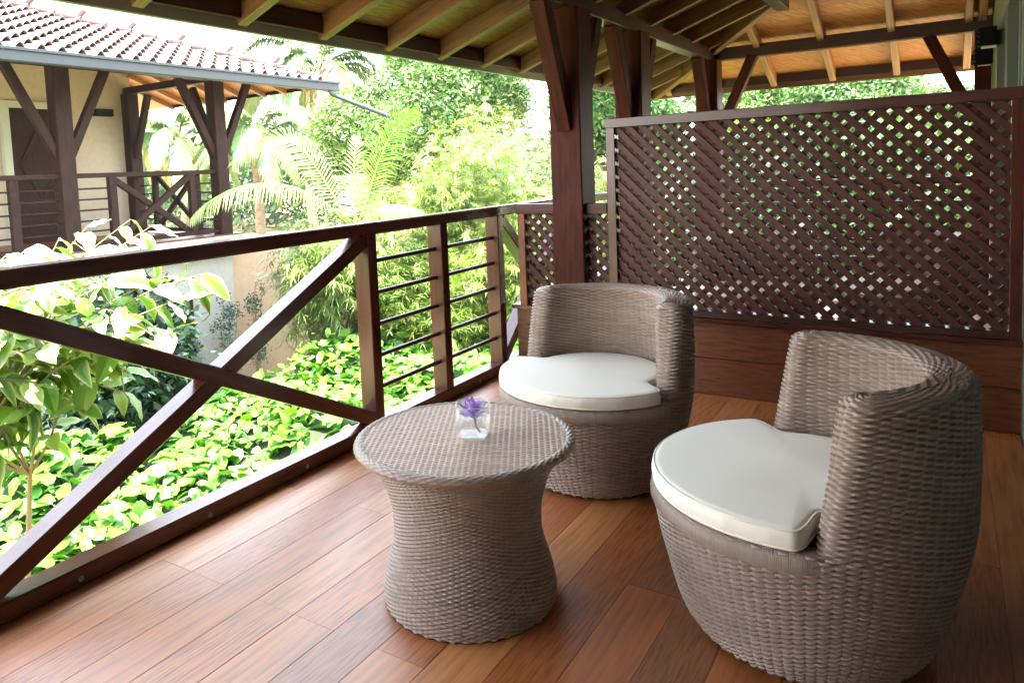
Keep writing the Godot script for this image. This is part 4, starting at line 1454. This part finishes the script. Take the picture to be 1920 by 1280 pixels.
func build_creeper() -> void:
	var o := thing("creeping_vine", Vector3(-4.4, -1.2, -5), "dense bright green creeping vine spread over the garden below the railing", "vine")
	# the tangled mat the leaves stand on
	var nx := 40
	var nz := 90
	var pos := PackedVector3Array()
	var cols := PackedColorArray()
	for j in nz:
		for i in nx:
			var x := lerpf(-6.9, -2.38, i / (nx - 1.0))
			var z := lerpf(1.2, -12.0, j / (nz - 1.0))
			var edge := minf(1.0, minf((x + 6.9) / 0.4, (-2.38 - x) / 0.15))
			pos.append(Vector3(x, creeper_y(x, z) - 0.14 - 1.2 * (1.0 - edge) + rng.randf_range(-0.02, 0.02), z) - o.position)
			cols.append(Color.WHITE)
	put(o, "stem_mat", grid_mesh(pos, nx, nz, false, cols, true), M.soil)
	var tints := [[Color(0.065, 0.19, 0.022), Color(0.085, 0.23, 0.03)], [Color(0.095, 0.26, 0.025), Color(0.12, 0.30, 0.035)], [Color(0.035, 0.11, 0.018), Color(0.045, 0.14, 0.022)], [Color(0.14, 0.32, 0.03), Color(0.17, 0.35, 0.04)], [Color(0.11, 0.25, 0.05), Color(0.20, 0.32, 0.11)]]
	var ms := []
	for k in tints.size():
		ms.append(leaf_mesh([0.155, 0.130, 0.145, 0.165, 0.120][k], [0.088, 0.080, 0.076, 0.098, 0.072][k], 0.38, [0.15, 0.35, 0.25, 0.10, 0.4][k], [0.35, 0.15, 0.5, 0.25, 0.1][k], tints[k][0], tints[k][1]))
	var xf := []
	var kinds := []
	for i in 17000:
		var x := rng.randf_range(-6.8, -2.42)
		var z := rng.randf_range(0.8, -11.6)
		# the left part by the hedge is bare
		if Vector2(x + 6.75, z + 4.15).length() < 0.75: continue
		var h := rng.randf()
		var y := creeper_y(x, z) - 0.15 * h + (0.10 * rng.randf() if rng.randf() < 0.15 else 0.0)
		var p := Vector3(x, y, z) - o.position
		xf.append(Transform3D(leaf_basis(rng.randf_range(-1.05, 0.6), rng.randf() * TAU, rng.randf_range(-0.7, 0.7), rng.randf_range(0.65, 1.45)), p))
		var q := rng.randf()
		kinds.append(2 if h > 0.65 else (0 if q < 0.35 else (1 if q < 0.65 else (3 if q < 0.85 else 4))))  # lowest leaves take the darkest tint, painting shade into the gaps
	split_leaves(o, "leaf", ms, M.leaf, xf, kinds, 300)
	for k in 14:
		var mb := MB.new()
		var a := Vector3(rng.randf_range(-4.2, -2.5), 0, rng.randf_range(-4.0, -1.0))
		var pts := PackedVector3Array()
		var rad := PackedFloat32Array()
		var yaw := rng.randf() * TAU
		for i in 8:
			var q := a + Vector3(cos(yaw), 0, sin(yaw)) * 0.12 * i + Vector3(0.03 * sin(i * 1.7), 0, 0.03 * cos(i * 2.1))
			q.y = creeper_y(q.x, q.z) + 0.02
			pts.append(q - o.position); rad.append(0.004)
		add_tube(mb, pts, rad, 5)
		put(o, "runner", mb.mesh(), M.stem)
	# dark hedge and the two sprigs against the lower wall
	var cl := clump_mesh(18, 0.16, 0.11, 0.05, 31)
	var hd := thing("dark_hedge", Vector3(-6.75, -2.4, -4.15), "dark green shaded hedge beside the lower window", "hedge")
	var hx := []
	var hc := []
	for i in 1500:
		var al := rng.randf_range(-1.0, 1.0)
		var ac := rng.randf_range(-1.0, 1.0)
		if al * al + ac * ac > 1.0: continue
		var p := Vector3(-0.82 * al * 0.9 + 0.56 * ac * 0.62, 0, -0.56 * al * 0.9 - 0.82 * ac * 0.62)
		p.y = rng.randf_range(0.3, 2.75 - 0.55 * (al * al + ac * ac) + 0.12 * sin(p.x * 5.0 + p.z * 4.0))
		hx.append(Transform3D(rand_basis(rng.randf_range(0.8, 1.3)), p))
		var k := rng.randf_range(0.6, 1.3)
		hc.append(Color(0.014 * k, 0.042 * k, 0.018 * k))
	stuff(hd, "foliage", cl, M.leaf_far, hx, hc)
	for k in 6:
		var mb := MB.new()
		var e := Vector3(rng.randf_range(-0.5, 0.5), rng.randf_range(1.2, 1.8), rng.randf_range(-0.4, 0.4))
		add_tube(mb, PackedVector3Array([Vector3(e.x * 0.2, 0, e.z * 0.2), e * 0.5, e]), PackedFloat32Array([0.03, 0.02, 0.008]), 6)
		put(hd, "stem", mb.mesh(), M.stem)
	var i2 := 0
	for w in [[Vector3(-8.7, -2.4, -6.95), 1.95, "small dark shrub against the pale lower wall"], [Vector3(-8.75, -2.4, -7.55), 2.1, "slender dark shrub at the corner of the pinkish wall"]]:
		var s := thing("wall_shrub", w[0], w[2], "shrub", "dark shrubs against the lower wall")
		var sx := []
		var sc := []
		var hh: float = w[1]
		for k in 5:
			var mb := MB.new()
			var e := Vector3(rng.randf_range(-0.12, 0.12), hh * rng.randf_range(0.8, 1.0), rng.randf_range(-0.2, 0.2))
			add_tube(mb, PackedVector3Array([Vector3.ZERO, e * 0.5 + Vector3(0, 0, 0.03), e]), PackedFloat32Array([0.014, 0.009, 0.004]), 5)
			put(s, "stem", mb.mesh(), M.stem)
			for q in 9:
				var t := rng.randf_range(0.4, 1.0)
				sx.append(Transform3D(rand_basis(rng.randf_range(0.35, 0.6)), e * t + rand_dir() * 0.06))
				var kk := rng.randf_range(0.7, 1.2)
				sc.append(Color(0.03 * kk, 0.085 * kk, 0.045 * kk))
		stuff(s, "foliage", cl, M.leaf_far, sx, sc)
		i2 += 1

func build_variegated() -> void:
	var root := Vector3(-3.55, -2.4, -1.35)
	var o := thing("variegated_shrub", root, "large variegated shrub with cream edged leaves at the railing's left end", "shrub")
	var tips := [Vector3(-3.30, 0.94, -1.62), Vector3(-3.39, 0.96, -1.81), Vector3(-3.37, 1.01, -1.94), Vector3(-3.30, 1.03, -2.12), Vector3(-3.12, 1.00, -2.11), Vector3(-2.94, 0.89, -2.10), Vector3(-2.67, 0.80, -2.03), Vector3(-2.70, 0.71, -1.94), Vector3(-2.76, 0.66, -1.74), Vector3(-2.80, 0.56, -1.95), Vector3(-2.97, 0.84, -1.60), Vector3(-3.08, 0.76, -1.52), Vector3(-3.01, 0.78, -1.80), Vector3(-3.13, 0.63, -1.47), Vector3(-3.00, 0.58, -1.55), Vector3(-3.07, 0.42, -1.73), Vector3(-3.07, 0.41, -1.49), Vector3(-3.11, 0.26, -1.69), Vector3(-3.14, 0.34, -1.92), Vector3(-3.23, 0.21, -1.48), Vector3(-3.22, 0.04, -1.59), Vector3(-3.59, 0.90, -1.67), Vector3(-2.91, 0.78, -1.99), Vector3(-3.43, 0.89, -2.01), Vector3(-3.32, 0.64, -1.70), Vector3(-3.07, 0.51, -1.86), Vector3(-3.46, 0.41, -1.59), Vector3(-3.32, 0.06, -1.77)]
	for k in 44:
		var q: Vector3 = Vector3(-3.4, 0.45, -1.45) + rand_dir() * Vector3(0.55, 0.5, 0.65)
		if q.x > -2.72: q.x = -2.75
		tips.append(q)
	var ms := []
	var mids := [Color(0.10, 0.27, 0.03), Color(0.16, 0.34, 0.05), Color(0.08, 0.20, 0.05), Color(0.20, 0.36, 0.06), Color(0.30, 0.40, 0.12)]
	for k in 10:
		var green := k % 4 == 1
		ms.append(leaf_mesh([0.165, 0.140, 0.175, 0.120, 0.155][k % 5], [0.092, 0.074, 0.088, 0.070, 0.082][(k + k / 5) % 5], 0.05, [0.12, 0.30, 0.45, 0.20][k % 4], [0.15, 0.45, 0.70, 0.05, 0.30][k % 5], mids[k % 5], Color(0.24, 0.40, 0.08) if green else Color(0.66, 0.66, 0.36), 0.10 + 0.07 * (k % 5)))
	var xf := []
	var kinds := []
	var forks := []
	for k in 7:
		var f := Vector3(rng.randf_range(-0.45, 0.15), rng.randf_range(2.0, 2.75), rng.randf_range(-0.35, 0.25))
		forks.append(f)
		var tr := MB.new()
		add_tube(tr, PackedVector3Array([Vector3(f.x * 0.3, 0, f.z * 0.3), f * 0.5 + rand_dir() * 0.08, f]), PackedFloat32Array([0.022, 0.017, 0.011]), 7)
		put(o, "stem", tr.mesh(), M.stem)
	for e in tips:
		if e.y < 0.22: continue
		var tip: Vector3 = e - root
		var fork: Vector3 = forks[rng.randi() % forks.size()]
		var mid := fork.lerp(tip, 0.5) + Vector3(-0.06, 0.12, 0.06) + rand_dir() * 0.10
		var pts := [fork, fork.lerp(mid, 0.5) + rand_dir() * 0.04, mid, mid.lerp(tip, 0.5) + Vector3(0, 0.05, 0) + rand_dir() * 0.03, tip]
		var mb := MB.new()
		var line := PackedVector3Array()
		var rad := PackedFloat32Array()
		for i in 12:
			line.append(spline(pts, i / 11.0)); rad.append(lerpf(0.008, 0.0025, i / 11.0))
		add_tube(mb, line, rad, 6)
		put(o, "branch", mb.mesh(), M.stem)
		var nl := 15
		for i in nl:
			var t := 1.0 - 0.055 * i
			var p := spline(pts, t)
			var tg := (spline(pts, minf(1.0, t + 0.02)) - spline(pts, t - 0.02)).normalized()
			var yaw := atan2(-tg.z, tg.x) + (0.95 if i % 2 == 0 else -0.95) * (0.25 if i == 0 else 1.0) + rng.randf_range(-0.5, 0.5)
			xf.append(Transform3D(leaf_basis(rng.randf_range(-0.75, 0.45), yaw, rng.randf_range(-0.7, 0.7), rng.randf_range(0.7, 1.15)), p))
			kinds.append(rng.randi() % 10)
	split_leaves(o, "leaf", ms, M.leaf, xf, kinds, 300)

# ---------------------------------------------------------------- furniture
func build_furniture() -> void:
	var cm := chair_meshes()
	var cu := cushion_mesh()
	var C := [[Vector3(-0.305, 0, -2.002), 162.0, "nearest wicker tub chair with its woven back to the house wall", "white notched seat cushion on the nearest wicker tub chair"],
		[Vector3(-1.137, 0, -2.639), 108.0, "wicker tub chair in front of the pillar beside the railing", "white notched seat cushion on the chair in front of the pillar"],
		[Vector3(-1.02, 0, -4.95), 60.0, "wicker tub chair behind the left half of the lattice", "pale seat cushion seen through the left half of the lattice"],
		[Vector3(-0.22, 0, -5.25), 150.0, "wicker tub chair behind the right half of the lattice", "pale seat cushion seen through the right half of the lattice"]]
	var ch: Node3D = null
	var cs: Node3D = null
	for q in C:
		var yaw := deg_to_rad(-float(q[1]))
		if ch == null:
			ch = thing("tub_chair", Vector3.ZERO, q[2], "chair", "round woven tub chairs")
			put(ch, "base", cm.base, M.wicker)
			put(ch, "backrest", cm.back, M.wicker)
			put(ch, "seat_deck", cm.deck, M.dark2)
			put(ch, "rim_wrap", cm.rim, M.wicker)
			for k in 4:
				put(ch, "foot", cm.foot, M.black, pol(0.215, PI * 0.25 + PI * 0.5 * k, 0.0))
			cs = thing("seat_cushion", Vector3.ZERO, q[3], "cushion", "white seat cushions")
			put(cs, "cover", cu[0], M.fabric)
			put(cs, "piping", cu[1], M.fabric)
			ch.position = q[0]; ch.rotation.y = yaw
			cs.position = q[0] + Vector3(0, 0.361, 0); cs.rotation.y = yaw
		else:
			var c2: Node3D = ch.duplicate()
			c2.name = fresh_name(self, "tub_chair"); add_child(c2, true)
			tag(c2, q[2], "chair", "round woven tub chairs")
			c2.position = q[0]; c2.rotation.y = yaw
			var s2: Node3D = cs.duplicate()
			s2.name = fresh_name(self, "seat_cushion"); add_child(s2, true)
			tag(s2, q[3], "cushion", "white seat cushions")
			s2.position = q[0] + Vector3(0, 0.361, 0); s2.rotation.y = yaw
	var tm := table_meshes()
	var t := thing("wicker_table", Vector3(-1.127, 0, -1.694), "round hourglass wicker side table in front of the two chairs", "table")
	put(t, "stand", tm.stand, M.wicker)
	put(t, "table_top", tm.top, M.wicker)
	put(t, "rim", tm.rim, M.wicker)
	t.rotation.y = deg_to_rad(28.0)
	build_vase()

func build_vase() -> void:
	var at := Vector3(-1.092, 0.4605, -1.690)
	var v := thing("glass_vase", at, "small square glass vase with bulging sides on the wicker table", "vase")
	var outer := [[0.000, 0.033], [0.004, 0.036], [0.016, 0.044], [0.036, 0.051], [0.058, 0.0535], [0.076, 0.051], [0.092, 0.046]]
	var n := 64
	var make := func(pr: Array, grow: float, lo: float, out: bool) -> ArrayMesh:
		var pos := PackedVector3Array()
		var cols := PackedColorArray()
		for q in pr:
			for i in n:
				var a := TAU * i / n
				var k := pow(pow(absf(cos(a)), 5.0) + pow(absf(sin(a)), 5.0), -0.2)
				var r: float = (float(q[1]) + grow) * k
				pos.append(Vector3(cos(a) * r, maxf(float(q[0]), lo), sin(a) * r)); cols.append(Color.WHITE)
		return grid_mesh(pos, n, pr.size(), true, cols, out)
	put(v, "outer_wall", make.call(outer, 0.0, 0.0, true), M.glass)
	put(v, "inner_wall", make.call(outer.slice(2), -0.004, 0.0095, false), M.glass)
	put(v, "base", make.call([[0.0, 0.0], [0.0, 0.033], [0.003, 0.0355], [0.008, 0.0375], [0.009, 0.036], [0.009, 0.0]], 0.0, 0.0, true), M.glass_solid)
	put(v, "lip", make.call([[0.0905, 0.0425], [0.0930, 0.0430], [0.0937, 0.0445], [0.0930, 0.0458], [0.0905, 0.0462]], 0.0, 0.0, false), M.glass_solid)
	put(v, "water", make.call([[0.010, 0.037], [0.016, 0.0395], [0.036, 0.0465], [0.050, 0.0485], [0.0505, 0.0475], [0.0505, 0.0]], 0.0, 0.0, true), M.water)
	v.rotation.y = deg_to_rad(30.0)
	# lilac water lily standing in it
	var f := thing("lily_flower", at + Vector3(0, 0.014, 0), "lilac water lily with a yellow heart floating in the vase", "flower")
	var pm := []
	for k in 3:
		pm.append(leaf_mesh(0.052, 0.025, 0.0, 0.35, -0.25, [Color(0.54, 0.38, 0.76), Color(0.66, 0.56, 0.84), Color(0.44, 0.27, 0.68)][k], [Color(0.72, 0.60, 0.86), Color(0.82, 0.76, 0.90), Color(0.60, 0.46, 0.78)][k]))
	for ring in 3:
		var cnt: int = [8, 8, 6][ring]
		for i in cnt:
			var p := put(f, "petal", pm[(i + ring) % 3], M.petal, Vector3(0, 0.046 + 0.004 * ring, 0))
			p.basis = leaf_basis([-0.02, 0.40, 0.85][ring] + rng.randf_range(-0.12, 0.12), TAU * (i + 0.5 * ring) / cnt + rng.randf_range(-0.12, 0.12), 0.0, [0.88, 0.98, 0.88][ring])
	var mb := MB.new()
	add_lathe(mb, PackedVector2Array([Vector2(0, 0.056), Vector2(0.009, 0.059), Vector2(0.011, 0.072), Vector2(0.007, 0.078), Vector2(0, 0.079)]), 14)
	put(f, "flower_heart", mb.mesh(), plain(Color(0.75, 0.52, 0.08), 0.6))
	mb = MB.new()
	add_tube(mb, PackedVector3Array([Vector3(0, 0.060, 0), Vector3(0.006, 0.038, 0.002), Vector3(0.018, 0.016, 0.010), Vector3(0.030, 0.006, 0.012)]), PackedFloat32Array([0.003, 0.003, 0.003, 0.003]), 7)
	put(f, "stem", mb.mesh(), plain(Color(0.26, 0.17, 0.06), 0.6))
